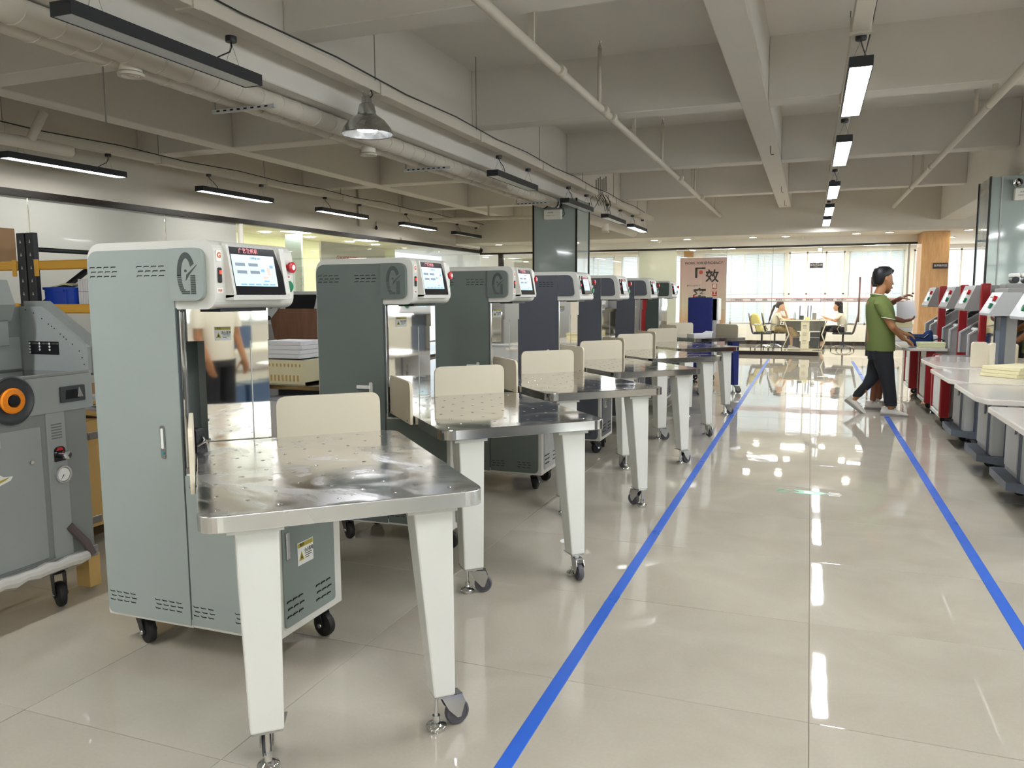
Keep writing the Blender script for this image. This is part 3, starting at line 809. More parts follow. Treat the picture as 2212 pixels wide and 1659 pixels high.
for (x, y, lab) in ((-3.56, 4.35, 'slotted steel bracket rail under the duct beside the big unlit lamp'), (-3.56, 7.0, 'slotted steel bracket rail under the duct behind the pendant lamp'), (-3.56, 10.1, 'slotted steel bracket rail at the top left of the pillar')):
    t = empty('bracket_rail', (x, y, 2.568), lab, 'bracket')
    b = MB().box(-.22, .28, -.012, .012, -.012, .012).build('rail', 'light_grey_enamel', t)
    hh = MB()
    for i in range(8): hh.box(-.18+.055*i, -.155+.055*i, -.0135, -.011, -.005, .005)
    hh.build('slots', 'vent_black', b)
    MB().cyl((-.2, 0, 0), (-.2, 0, .16), .005, n=6).build('hanger_rod', 'wire_grey', t)
MB_ = tag(MB().cyl((-4.35, 4.0, 2.45), (-4.35, 4.0, 3.6), .005, n=6).build('hanger_rod', 'wire_grey'), 'thin dark rod hanging below the round diffuser at upper left', 'rod')
cl = empty('wire_bundle', (-3.02, 11.7, 2.83), 'tangle of loose black wires hanging on the cable tray right of the left pillar', 'wires')
for k in range(7):
    a = random.uniform(-.12, .12); b = random.uniform(.1, .2)
    MB().tube([(.02*k-.08, 0, .05), (.02*k-.1+a, .05*k, -.03), (.02*k-.06+a, .05*k, -.03-b), (.02*k+a, .04*k, -.02-b*.6), (.02*k-.02, .02*k, .02)], .004, 5).build('wire', 'wire_black', cl)
for k in range(6): MB().tube([(.03*k-.05, 0, .06), (.03*k-.06, .03, .24+.02*(k % 3))], .006, 5).build('wire_stub', 'wire_black', cl)

# ---------------- linear pendant lamps
def lamp(x, y0, lit, lab, group=None, L_=1.38, wd=.066, z=2.66, cable=.25):
    t = empty('linear_lamp', (x, y0, z), lab, 'lamp', group)
    f = MB()
    f.box(-wd, -wd+.006, 0, L_, 0, .062).box(wd-.006, wd, 0, L_, 0, .062).box(-wd+.006, wd-.006, 0, .006, 0, .062).box(-wd+.006, wd-.006, L_-.006, L_, 0, .062).box(-wd+.006, wd-.006, .006, L_-.006, .056, .062)
    f.build('housing', 'lamp_black', t)
    MB().box(-wd+.006, wd-.006, .006, L_-.006, .003, .012).build('diffuser', 'lamp_lit_soft' if lit == 2 else 'lamp_lit' if lit else 'lamp_off', t)
    for y in (.18, L_-.18):
        c_ = MB().lathe([(0, -.0), (.03, 0), (.032, .006), (.032, .03), (0, .03)], (0, y, .20), 14).build('ceiling_cup', 'black_plastic', t)
        MB().tube([(0, y, .20), (-.05, y, .062)], .0016, 4).tube([(0, y, .20), (.05, y, .062)], .0016, 4).build('suspension_wire', 'wire_grey', t)
    k = 1 if cable > 0 else -1
    y = .18 if cable > 0 else L_-.18
    MB().tube([(0, y, .20), (.01, y+.01*k, .17), (.03, y+.05*k, .13), (.02, y+.12*k, .09), (0, y+.16*k, .06)], .004, 6).build('cable', 'wire_black', t)
    return t
for k, (y, lab) in enumerate(((2.62, 'lit lamp at the top edge above the aisle'), (5.18, 'largest lit linear lamp in the aisle row'), (7.62, 'second lit linear lamp in the aisle row'), (10.65, 'third linear lamp along the aisle with black end'), (13.2, 'fourth linear lamp along the aisle'), (15.3, 'farthest linear lamp of the aisle row near the bulkhead'))):
    lamp(.23, y, True, lab, cable=1 if k % 2 else -1)
for y in (0.0, -2.7, -5.2): lamp(.23, y, True, 'lit linear lamp above the aisle behind the viewpoint', 'lamps behind the viewpoint')
for k, (y, lit, lab) in enumerate(((2.85, 0, 'big unlit linear lamp in black housing at upper left'), (8.22, 0, 'unlit linear lamp hung over the third machine, left of the pillar'), (10.95, 0, 'unlit linear lamp hung in front of the glass pillar'), (13.3, 0, 'unlit linear lamp right of the glass pillar'), (15.35, 1, 'small lit linear lamp hung right of the pillar, before the bulkhead'))):
    lamp(-3.09, y*.925, lit, lab, cable=-1 if k == 0 else 1, L_=1.27, z=2.56, wd=.062)
for y in (0.0, -2.5): lamp(-3.09, y, True, 'lit linear lamp over the left row behind the viewpoint', 'lamps behind the viewpoint')
for k, (y, lab) in enumerate(((2.7, 'lit linear lamp cut by the left edge along the wall'), (5.4, 'longest lit lamp by the left wall, near the frame edge'), (7.95, 'second lit lamp along the left wall'), (10.5, 'third lit lamp along the left wall'), (13.15, 'fourth lit lamp along the left wall'), (15.45, 'farthest lamp of the left wall row, dim'))):
    lamp(-7.18, y, k < 5 and 2, lab, cable=-1 if k == 1 else 1)
for y in (-2.3,): lamp(-7.18, y, True, 'lit linear lamp by the left wall behind the viewpoint', 'lamps behind the viewpoint')
for x in (3.9, 6.6):
    for y in (-3.0, 0.2, 3.2, 6.2): lamp(x, y, True, 'lit linear lamp over the hall on the right', 'lamps over the right side of the hall')
# bell pendant
bp_ = empty('pendant_lamp', (-3.09, 5.17, 2.52), 'glowing metal bell pendant lamp at upper left centre', 'lamp')
MB().lathe([(.165, 0), (.168, .004), (.15, .05), (.115, .10), (.072, .135), (.060, .14), (.060, .137), (.070, .13), (.11, .096), (.145, .048), (.16, .004)], n=32, caps=False).build('bell_shade', 'zinc', bp_)
MB().lathe([(.060, .13), (.062, .14), (.048, .215), (.034, .222), (.03, .27), (.02, .275), (0, .275)], n=20).build('heat_sink', 'zinc', bp_)
MB().lathe([(.0, .02), (.06, .03), (.085, .06), (.08, .09), (0, .10)], n=24).build('bulb', 'bulb_lit', bp_)
MB().tube([(.03*math.cos(a), 0, .305+.03*math.sin(a)) for a in [2*PI*i/12 for i in range(12)]], .004, 6, True).build('hook_ring', 'zinc', bp_)
MB().lathe([(0, .34), (.03, .34), (.034, .35), (.034, .375), (0, .375)], n=14).build('ceiling_cup', 'black_plastic', bp_)
MB().tube([(.0, 0, .34), (.035, 0, .31), (.045, 0, .28), (.02, 0, .25)], .004, 6).build('cable', 'wire_black', bp_)
for q in bp_.children: q.scale = (1.14, 1.14, 1.0)
# ceiling light panels, mostly added to brighten the two offices
for k, (x, y) in enumerate(((-8.9, 5.0), (-8.9, 7.5), (-8.9, 10.0), (-8.9, 12.5), (-8.9, 15.0), (-6.2, 20.6), (-4.2, 20.6), (-2.2, 21.4), (-.3, 21.0), (1.5, 21.4), (3.8, 20.6), (-.9, 19.2), (1.2, 19.1), (-5.0, 19.0))):
    t = empty('panel_light', (x, y, 2.56), 'square white ceiling light panel %s' % ('behind the left glass' if k < 5 else 'in the far office'), 'lamp', 'ceiling panels behind the left glass' if k < 5 else 'ceiling panels in the far office')
    MB().box(-.31, .31, -.31, .31, -.012, -.001, .002).build('frame', 'white_paint', t)
    MB().box(-.29, .29, -.29, .29, -.015, -.0125).build('diffuser', 'panel_lit', t)
# floor sticker
gs = tag(MB().prism([(-.10, -.05), (.06, -.05), (.12, 0), (.06, .05), (-.10, .05), (-.06, 0)], -.0005, .0015).build('floor_sticker', 'green_sticker', None, (.035, 5.57, 0)), 'worn green and white arrow sticker on the aisle floor', 'sticker')
MB().box(-.03, .03, -.028, .028, .0015, .0019).build('printed_mark', 'label_white', gs)
for x, s_ in ((.16, .02), (-.16, .02)):
    MB().box(x-.035, x+.035, -.042, -.03, -.0005, .0014).box(x-.045, x+.045, -.005, .006, -.0005, .0014).box(x-.035, x+.035, .03, .042, -.0005, .0014).build('printed_stripe', 'label_white' if x > 0 else 'green_sticker', gs)
tag(MB().lathe([(0, -.001), (.045, -.001), (.05, .002), (0, .0025)], (-1.19, 4.0, 0), 18).build('floor_sticker', 'label_white'), 'small pale round sticker on the floor between the first two tables', 'sticker')

# ================================================================ PAPER COUNTING MACHINES (left row)
UX, UY = math.cos(math.radians(42.5)), math.sin(math.radians(42.5))
def T(u, v):
    """table coordinates -> machine coordinates"""
    return (u*UX - v*UY + 2.10, u*UY + v*UX - 2.185)
def vents(name, x, z, cols, rows=3, dx=.034, dz=.0165, flip=1, plane='NY', at_=-.0065, parent=None):
    m_ = MB()
    for r in range(rows):
        for c in range(cols):
            a = x+c*dx+(.006 if r == 1 else 0); b = z-r*dz
            q = [(a, b-.003), (a+.005, b+.003*flip), (a+.026, b+.003*flip), (a+.026, b), (a+.006, b)]
            q = [(a, b-.0035*flip), (a+.006, b), (a+.026, b), (a+.026, b+.0035*flip), (a+.004, b+.0035*flip)]
            if plane == 'NY': m_.prism(q, at_, at_+.004, 'XZ')
            else: m_.prism(q, at_-.004, at_, 'YZ')
    return m_.build(name, 'vent_black', parent)
def caster(par, x, y, r=.048, yaw=0.0, fork='black_plastic', tyre='black_rubber', z1=.118, sc=1.0, off=.03):
    f = MB()
    f.box(-.04, .04, -.03, .03, z1-.006, z1)
    f.cyl((0, 0, z1-.02), (0, 0, z1-.004), .024, n=12)
    for s in (-1, 1):
        f.prism([(-.02, z1-.02), (.03, z1-.02), (off+.016, r), (off+.008, r-.014), (off-.008, r-.014), (off-.016, r)], s*.024-.002, s*.024+.002, 'XZ')
    f.box(-.022, .032, -.026, .026, z1-.024, z1-.018)
    o = f.build('caster', fork, par, (x, y, 0), (0, 0, yaw))
    MB().lathe([(.0, -.018), (r*.45, -.018), (r*.8, -.016), (r*.96, -.013), (r, -.006), (r, .006), (r*.96, .013), (r*.8, .016), (r*.45, .018), (0, .018)], (off, 0, r), 20, 'Y').build('wheel', tyre, o)
    MB().cyl((off, -.031, r), (off, .031, r), .009, n=8).build('axle', 'zinc', o)
    return o
def warning_label(par, loc, rot, w_=.065, h=.055, txt='当心压手'):
    l = MB().box(-w_/2, w_/2, -.0008, .0004, -h/2, h/2).build('warning_label', 'label_white', par, loc, rot)
    MB().box(-w_/2+.002, w_/2-.002, -.0014, -.0006, h*.28, h*.46).build('label_header', 'label_yellow', l)
    MB().prism([(-w_*.42, -h*.30), (-w_*.10, -h*.30), (-w_*.26, h*.10)], -.0014, -.0006, 'XZ').build('label_triangle', 'label_yellow', l)
    MB().prism([(-w_*.31, -h*.22), (-w_*.20, -h*.22), (-w_*.26, -h*.02)], -.0017, -.0012, 'XZ').build('label_symbol', 'ink_black', l)
    text(txt, h*.22, (w_*.20, -.0012, h*.06), FACE_NY, 'ink_black', l, ext=.0002, bold=.0003, sx=.75)
    text('警告', h*.16, (-w_*.22, -.0018, h*.37), FACE_NY, 'ink_black', l, ext=.0002)
    b = MB()
    for k, q in enumerate((.42, .40, .22)): b.box(-w_*.02, w_*q, -.0012, -.0006, -h*(.10+.09*k), -h*(.07+.09*k))
    b.build('label_lines', 'ink_black', l)
    return l

def display(par, X, z0=1.347, z1=1.515, y0=.055, y1=.335, small=False):
    """tilted control display on a front that faces +X"""
    tilt = .028
    P = lambda y, z: (X+.002+tilt*(1-(z-z0)/(z1-z0)), y, z)
    def quad(ya, yb, za, zb, d, name, m_, parent, skew=0):
        q = MB(); a = [P(ya, za), P(yb, za), P(yb, zb), P(ya, zb)]
        a = [(p[0]+d, p[1], p[2]) for p in a]; b = [(p[0]-.0015, p[1], p[2]) for p in a]
        q.add(a+b, [(0, 1, 2, 3), (7, 6, 5, 4), (0, 4, 5, 1), (1, 5, 6, 2), (2, 6, 7, 3), (3, 7, 4, 0)])
        return q.build(name, m_, parent)
    bz = MB()
    a = [P(y0+.01, z0), P(y1+.03, z0), P(y1-.02, z1), P(y0-.002, z1)]
    b = [(X-.02, p[1], p[2]) for p in a]
    bz.add(a+b, [(0, 1, 2, 3), (7, 6, 5, 4), (0, 4, 5, 1), (1, 5, 6, 2), (2, 6, 7, 3), (3, 7, 4, 0)])
    bz = bz.build('screen_bezel', 'bezel_black', par)
    wy = y1-y0
    quad(y0+.016, y1-.030, z0+.030, z1-.026, .0012, 'display', 'display_glow', bz)
    def ic(a0, a1, c0, c1, m_, n='display_icon'):
        Y0, Y1, Z0, Z1 = y0+.016, y1-.030, z0+.030, z1-.026
        return quad(Y0+(Y1-Y0)*a0, Y0+(Y1-Y0)*a1, Z0+(Z1-Z0)*c0, Z0+(Z1-Z0)*c1, .002, n, m_, bz)
    for a0, c0 in ((.06, .64), (.36, .64), (.08, .40), (.38, .40)): ic(a0, a0+.22, c0, c0+.10, 'display_dark', 'display_field')
    for k in range(5): ic(.12+.17*k, .12+.17*k+.13, .03, .08, 'display_blue', 'display_key')
    ic(.64, .72, .47, .56, 'display_blue'); ic(.86, .94, .60, .70, 'display_blue'); ic(.66, .80, .25, .33, 'display_pink'); ic(.68, .80, .14, .19, 'display_blue'); ic(.78, .86, .36, .62, 'display_pink')
    ang = math.atan2(tilt, z1-z0)
    cen = P((y0+y1)/2-.03, z1-.013)
    text('广艺数纸机', .019, (cen[0]+.0015, cen[1], cen[2]), (PI/2-ang, 0, PI/2), 'title_red', bz, bold=.0005, ext=.0003, spacing=1.2)
    cen = P((y0+y1)/2+.0, z1-.038)
    text('工作界面 10:43', .009, (cen[0]+.0034, cen[1], cen[2]), (PI/2-ang, 0, PI/2), 'display_ink', bz, ext=.0002)
    return bz

def g_logo(par, cx, cz, y, m_='logo_recess'):
    """stylised letter emblem, engraved in the side block: open ring, ticks and stripes"""
    s = .094
    g = MB()
    ro, ri = (.42, .80), (.24, .58)
    pts_o, pts_i = [], []
    a0, a1 = math.radians(28), math.radians(185)
    for k in range(19):
        t = a0+(a1-a0)*k/18
        pts_o.append((cx+s*ro[0]*math.cos(t), cz+s*ro[1]*math.sin(t))); pts_i.append((cx+s*ri[0]*math.cos(t), cz+s*ri[1]*math.sin(t)))
    for k in range(18): g.prism([pts_o[k], pts_o[k+1], pts_i[k+1], pts_i[k]], y-.0012, y, 'XZ')
    # lower half as stripes
    n = 11
    for k in range(n):
        z = cz-s*(.03+.72*k/n); t = min(1.0, (cz-z)/(s*ro[1])); hw = s*ro[0]*math.sqrt(max(0, 1-t*t))
        ti = (cz-z)/(s*ri[1]); hi = s*ri[0]*math.sqrt(max(0, 1-ti*ti)) if ti < 1 else 0
        zt = s*.045
        if hi > 0: g.box(cx-hw, cx-hi, y-.0012, y, z-zt, z)
        else: g.box(cx-hw, cx+s*.14, y-.0012, y, z-zt, z)
        g.box(cx+s*.20, cx+s*.42, y-.0012, y, z-zt, z)
    g.prism([(cx-s*.02, cz-s*.24), (cx+s*.02, cz-s*.02), (cx+s*.52, cz+s*.34), (cx+s*.17, cz+s*.0)], y-.0014, y, 'XZ')
    g.lathe([(0, 0), (s*.055, 0), (s*.055, -.0012), (0, -.0012)], (cx-s*.02, y, cz+s*.12), 12, 'Y')
    return g.build('logo', m_, par)

def counting_machine(dx, y0, style, paint, lab, door='sage_door', legm='leg_enamel', handle='closed', extra_board=False, label_dz=0, boards=True):
    M = empty('paper_counting_machine', (-2.10+dx, y0, 0), lab, 'machine', 'paper counting machines in the left row')
    W = .415
    fm = 'off_white_enamel'
    # tower: channel with rounded rear top
    t = MB()
    prof = rpoly([(-.412, .118), (0, .118), (0, 1.536), (-.412, 1.536)], [.01, 0, 0, .075], 7)
    t.prism(prof, -.0, .022, 'XZ'); t.prism(prof, W-.03, W, 'XZ')
    t.box(-.412, -.385, .02, W-.02, .13, 1.47)
    t.box(-.385, -.30, .02, W-.02, .13, 1.52); t.box(-.34, 0, .02, W-.02, 1.50, 1.536); t.box(-.39, 0, .02, W-.02, .118, .15)
    t.build('tower_frame', fm, M)
    MB().box(-.30, -.27, .022, W-.03, .15, 1.50).build('tower_back_plate', paint, M)
    MB().box(-.27, -.002, .0225, .0265, .72, 1.29).build('inner_lining', 'light_grey_enamel', M)
    sp = MB().prism(rpoly([(-.406, .128), (-.004, .128), (-.004, 1.508), (-.406, 1.508)], [.03, 0, 0, .055], 6), -.006, .0, 'XZ').build('side_panel', paint, M)
    MB().box(-.003, .001, -.002, .004, .15, 1.30).build('joint_strip', 'joint_dark', M)
    MB().box(.0, .010, .003, .016, .72, 1.293, .002).build('steel_trim', 'chrome', M)
    MB().box(.0, .006, .024, .030, .72, 1.293).build('steel_trim', 'chrome', M)
    vents('vent', -.395, 1.447, 4, parent=M); vents('vent', -.170, 1.447, 4, parent=M)
    vents('vent', -.395, .215, 4, flip=-1, parent=M); vents('vent', -.172, .210, 4, flip=-1, parent=M)
    # base cabinet
    b = MB()
    b.box(0.0, .375, 0, W, .118, .70, .004)
    b.build('base_cabinet', fm, M)
    MB().prism(rpoly([(.004, .132), (.352, .132), (.352, .695), (.004, .695)], [0, .035, 0, 0], 6), -.006, 0, 'XZ').build('side_panel', paint, M)
    vents('vent', .010, .205, 3, flip=-1, parent=M); vents('vent', .200, .205, 3, flip=-1, parent=M)
    dm = door
    dp = MB().prism(rpoly([(.045, .150), (.362, .150), (.362, .690), (.045, .690)], [.015, .015, 0, 0], 4), .375, .380, 'YZ').build('door_panel', dm, M)
    vents('vent', .055, .245, 3, plane='PX', at_=.3835, flip=1, dz=.028, parent=dp); vents('vent', .232, .245, 3, plane='PX', at_=.3835, flip=1, dz=.028, parent=dp)
    h = MB().box(.380, .386, .062, .082, .40, .50, .003).build('handle', 'zinc', dp)
    if handle != 'closed': MB().box(.386, .402, .07, .112, .395, .405, .003).build('lever', 'label_white', h)
    wl_ = warning_label(M, (.381, .175, .40), (0, 0, PI/2), .095, .085, '小心有电') if handle == 'closed' else warning_label(M, (.381, .15, .42), (0, 0, PI/2), .04, .07, '当心')
    # column (stainless) and press plate
    c = MB().prism([T(.015, 3.316), T(.255, 3.316), T(.255, 3.36), T(.015, 3.36)], .70, 1.30, 'XY').build('steel_column', 'mirror_steel', M)
    c2 = MB().prism([T(-.11, 3.300), T(.258, 3.300), T(.258, 3.304), T(-.11, 3.304)], 1.168, 1.294, 'XY').build('press_plate', 'mirror_steel', M)
    MB().prism([T(-.02, 3.306), T(.25, 3.306), T(.25, 3.315), T(-.02, 3.315)], 1.20, 1.294, 'XY').build('press_arm', 'black_plastic', M)
    br = MB(); br.prism(rpoly([(-.06, .77), (.03, .77), (.03, .86), (-.06, .86)], .012, 4), .032, .072, 'XZ')
    br.build('blade_bracket', 'black_plastic', M)
    MB().tube([(.033, .03, .80), (.04, .06, .812), (.04, .09, .815)], .005, 8).tube([(.034, .06, .83), (.04, .075, .80), (.036, .085, .772)], .004, 6).build('count_blade', 'chrome', M)
    lp_ = T(.085, 3.2975); warning_label(M, (lp_[0], lp_[1], 1.195+label_dz), (0, 0, math.radians(42.5)), .062, .055 if label_dz == 0 else .06)
    # head
    hd = MB()
    if style == 'G': hp = rpoly([(0, 1.296), (.175, 1.296), (.175, 1.536), (0, 1.536)], [0, .05, .055, 0], 7)
    else: hp = rpoly([(0, 1.296), (.195, 1.296), (.16, 1.536), (0, 1.536)], [0, .03, .05, 0], 7)
    fx = .175 if style == 'G' else .19
    hd.prism(hp, .0, .44, 'XZ')
    H = hd.build('head_shell', fm, M)
    # front bezel frame standing proud around the display, sloping
    q = MB()
    if style == 'G':
        q.prism([(.165, 1.335), (.208, 1.338), (.212, 1.35), (.183, 1.522), (.165, 1.526)], .052, .064, 'XZ')
        q.prism([(.165, 1.335), (.208, 1.338), (.212, 1.35), (.183, 1.522), (.165, 1.526)], .345, .372, 'XZ')
        q.prism([(.165, 1.325), (.208, 1.328), (.212, 1.345), (.165, 1.345)], .052, .372, 'XZ')
        q.build('screen_surround', fm, M)
        blk = rpoly([(-.006, 1.326), (.140, 1.326), (.140, 1.508), (-.006, 1.508)], [0, .04, .04, 0], 7)
        lp = MB().prism(blk, -.020, 0, 'XZ').build('logo_panel', paint, M)
        g_logo(lp, .070, 1.418, -.0203)
        display(M, .180)
    else:
        if style == 'plain': blk = rpoly([(.004, 1.335), (.150, 1.335), (.125, 1.508), (.004, 1.508)], [0, .035, .05, 0], 7)
        else: blk = rpoly([(.004, 1.325), (.145, 1.325), (.145, 1.512), (.004, 1.512)], [0, .03, .03, 0], 7)
        MB().prism(blk, -.012, 0, 'XZ').build('logo_panel', paint, M)
        display(M, .185, 1.35, 1.50, .07, .28)
    # nameplate, rocker, labels, buttons
    n_ = MB().prism(rrect(.010, .034, 1.462, 1.500, .004), fx, fx+.003, 'YZ').build('nameplate', 'label_white', M)
    text('G', .026, (fx+.0035, .022, 1.482), FACE_PX, 'label_orange', n_, bold=.001)
    rk = MB().box(fx, fx+.006, .013, .033, 1.388, 1.440, .003).build('rocker_switch', 'black_plastic', M)
    MB().box(fx+.006, fx+.008, .018, .028, 1.418, 1.430).build('rocker_light', 'rocker_red', rk)
    n_ = MB().prism(rrect(.006, .038, 1.352, 1.370, .003), fx, fx+.002, 'YZ').build('button_label', 'label_white', M)
    text('电源', .010, (fx+.0025, .022, 1.361), FACE_PX, 'label_orange', n_)
    rb_ = MB().lathe([(0, 0), (.012, 0), (.012, .012), (.021, .014), (.022, .024), (.016, .028), (0, .029)], (fx, .408, 1.452), 20, 'X').build('emergency_button', 'red_button', M)
    MB().lathe([(.004, 0), (.010, 0), (.010, .001), (.004, .001)], (fx+.0285, .408, 1.452), 16, 'X').build('button_mark', 'label_white', rb_)
    MB().lathe([(0, 0), (.022, 0), (.022, .008), (.018, .012), (0, .013)], (fx, .408, 1.378), 20, 'X').build('start_button', 'green_button', M)
    for z, s_ in ((1.415, '急停'), (1.342, '启动')):
        n_ = MB().prism(rrect(.394, .424, z-.009, z+.009, .003), fx, fx+.002, 'YZ').build('button_label', 'label_white', M)
        text(s_, .009, (fx+.0025, .409, z), FACE_PX, 'label_orange', n_)
    MB().box(.06, .15, .05, .30, 1.286, 1.297).build('head_underside', 'black_plastic', M)
    # side handle
    if handle == 'closed':
        hh = MB().prism(rrect(-.098, -.078, .752, .875, .009), -.010, -.006, 'XZ').build('side_handle', 'zinc', M)
        MB().prism(rrect(-.094, -.082, .79, .865, .005), -.012, -.0105, 'XZ').build('handle_grip', 'label_white', hh)
        MB().lathe([(0, 0), (.005, 0), (.005, -.003), (0, -.003)], (-.088, -.010, .773), 10, 'Y').build('lock', 'label_cyan', hh)
    else:
        hh = MB().prism(rrect(-.095, -.075, .80, .885, .009), -.010, -.006, 'XZ').build('side_handle', 'off_white_enamel', M)
        MB().box(-.165, -.085, -.022, -.012, .850, .868, .002).build('handle_grip', 'label_white', hh)
    # table
    U0, U1, V0, V1 = -.03, .77, 2.146, 3.30
    pts = [T(U0, V0), T(U1, V0), T(U1, V1), T(U0, V1)]
    # clip at x >= .0015 (tower front)
    out = []; n = 4
    for i in range(n):
        p, q_ = pts[i], pts[(i+1) % n]
        if p[0] >= -.25: out.append(p)
        if (p[0] >= -.25) != (q_[0] >= -.25):
            s_ = (-.25-p[0])/(q_[0]-p[0]); out.append((-.25, p[1]+s_*(q_[1]-p[1])))
    rr = []
    for p in out: rr.append(.065 if any(abs(p[0]-k[0])+abs(p[1]-k[1]) < 1e-6 for k in (pts[0], pts[1], pts[2])) else 0)
    poly = rpoly(out, rr, 8)
    tb = MB()
    tb.prism(poly, .718, .765, 'XY')
    me = tb.mesh('table_top', ['worn_steel', 'satin_edge'] if y0 < 3 else ['polished_steel', 'brushed_edge'])
    for f in me.polygons:
        if abs(f.normal.z) < .5: f.material_index = 1
    TT = link('table_top', me, M)
    bv = TT.modifiers.new('bevel', 'BEVEL'); bv.width = .003; bv.segments = 2; bv.limit_method = 'ANGLE'; bv.angle_limit = math.radians(60)
    hb_ = MB()
    for i in range(6):
        for j in range(9):
            for (a, c_) in ((0, 0), (.5, .5)):
                u = .0233+.163*(i+a); v = 2.214+.158*(j+c_)
                if u > .75 or v > 3.26: continue
                p = T(u, v)
                if p[0] < .01: continue
                hb_.lathe([(0, .0013), (.0022, .0010), (.0026, -.0004), (.0058, .0002), (.0070, .0006), (.0078, -.0002)], (p[0], p[1], .765), 8)
    o = hb_.build('air_ball', 'chrome', TT); o['kind'] = 'stuff'
    # boards
    def board(u0, v0, u1, v1, z0, z1, nm='fence_board'):
        a = Vector(T(u0, v0)); b_ = Vector(T(u1, v1)); L_ = (b_-a).length; ang = math.atan2(b_.y-a.y, b_.x-a.x)
        o = MB().prism(rpoly([(0, z0), (L_, z0), (L_, z1), (0, z1)], [.004, .004, .045, .045], 7), -.007, .007, 'XZ').build(nm, 'beige_board', M, (a.x, a.y, 0), (0, 0, ang))
        bb = o.modifiers.new('bevel', 'BEVEL'); bb.width = .002; bb.segments = 2; bb.limit_method = 'ANGLE'
        s_ = MB()
        for xx in (.05, L_-.05): s_.cyl((xx, -.012, z0+.014), (xx, .012, z0+.014), .004, n=8)
        s_.build('screw', 'zinc', o)
        return o
    if boards:
        board(U0-.012, 3.035, U0-.012, 2.605, .722, .928); board(.275, V1+.009, .705, V1+.009, .722, .932)
    if extra_board: board(U1+.009, 2.35, U1+.009, 2.85, .722, .93)
    # legs
    for k, (tu0, tu1, bu0, bu1) in enumerate(((.062, .180, .080, .172), (.560, .680, .612, .680))):
        v0, v1, w0, w1 = 2.190, 2.300, 2.190, 2.268
        A = [T(tu0, v0), T(tu1, v0), T(tu1, v1), T(tu0, v1)]; B = [T(bu0, w0), T(bu1, w0), T(bu1, w1), T(bu0, w1)]
        zt, zb = .700, .118
        vs = [(p[0], p[1], zt) for p in A]+[(p[0], p[1], zb) for p in B]
        L_ = MB().add(vs, [(0, 1, 2, 3), (4, 5, 6, 7), (0, 4, 5, 1), (1, 5, 6, 2), (2, 6, 7, 3), (3, 7, 4, 0)])
        L_ = L_.build('leg', legm, M)
        bb = L_.modifiers.new('bevel', 'BEVEL'); bb.width = .006; bb.segments = 2
        pa = [T(tu0-.02, v0-.006), T(tu1+.012, v0-.006), T(tu1+.012, v1+.01), T(tu0-.02, v1+.01)]
        MB().prism(pa, .700, .712, 'XY').build('mounting_plate', legm, L_)
        cx_, cy_ = T((bu0+bu1)/2, (w0+w1)/2)
        pb = [T(bu0+.004, w0+.004), T(bu1-.004, w0+.004), T(bu1+.018, w1+.02), T(bu0+.004, w1+.02)]
        MB().prism(pb, .112, .118, 'XY').build('foot_plate', 'zinc', L_)
        yaw = [2.2, 1.0, -.3, 2.6, .4, -.9][(k+int(y0*3)) % 6] if y0 > 3 else (2.3 if k == 0 else .9)
        off = Vector((math.cos(yaw), math.sin(yaw)))*.012
        cs = MB()
        cs.cyl((0, 0, .098), (0, 0, .112), .02, n=12)
        for s in (-1, 1): cs.prism([(-.018, .104), (.05, .104), (.062, .075), (.046, .028), (.034, .028), (.004, .06)], s*.018-.0015, s*.018+.0015, 'XZ')
        cs.box(-.016, .052, -.019, .019, .100, .104)
        cf = cs.build('caster_fork', 'zinc', L_, (cx_+off.x, cy_+off.y, 0), (0, 0, yaw))
        MB().lathe([(.0, -.013), (.018, -.013), (.019, -.010), (.030, -.010), (.031, -.013), (.037, -.012), (.040, -.006), (.040, .006), (.037, .012), (.031, .013), (.030, .010), (.019, .010), (.018, .013), (0, .013)], (cx_+off.x, cy_+off.y, .040), 22, 'Y').build('wheel', 'grey_rubber', L_)
        wv = L_.children[-1]; wv.data.transform(Matrix.Translation((-(cx_+off.x), -(cy_+off.y), 0))); wv.location = (cx_+off.x+.040*math.cos(yaw), cy_+off.y+.040*math.sin(yaw), 0); wv.rotation_euler = (0, 0, yaw)
        MB().lathe([(0, .112), (.0065, .112), (.0065, .046), (.012, .046), (.012, .034), (.010, .033), (.011, .026), (.029, .018), (.032, .014), (.032, .006), (.030, .005), (0, .005)], (cx_-off.x*1.6, cy_-off.y*1.6, 0), 18).lathe([(0, .0), (.028, .0), (.029, .005), (0, .005)], (cx_-off.x*1.6, cy_-off.y*1.6, 0), 18).build('leveling_foot', 'chrome', L_)
    # casters under the body
    ya = [0.3, 2.2, 1.1, 3.6, 2.9, .8, 4.1][int(y0*2) % 7]
    for k, (x, y) in enumerate(((-.30, .06), (-.30, W-.07), (.30, .07), (.31, W-.07))):
        caster(M, x, y, yaw=-.6+ya*k if y0 > 3 else (-.35, 1.2, 2.6, -.2)[k])
    return M

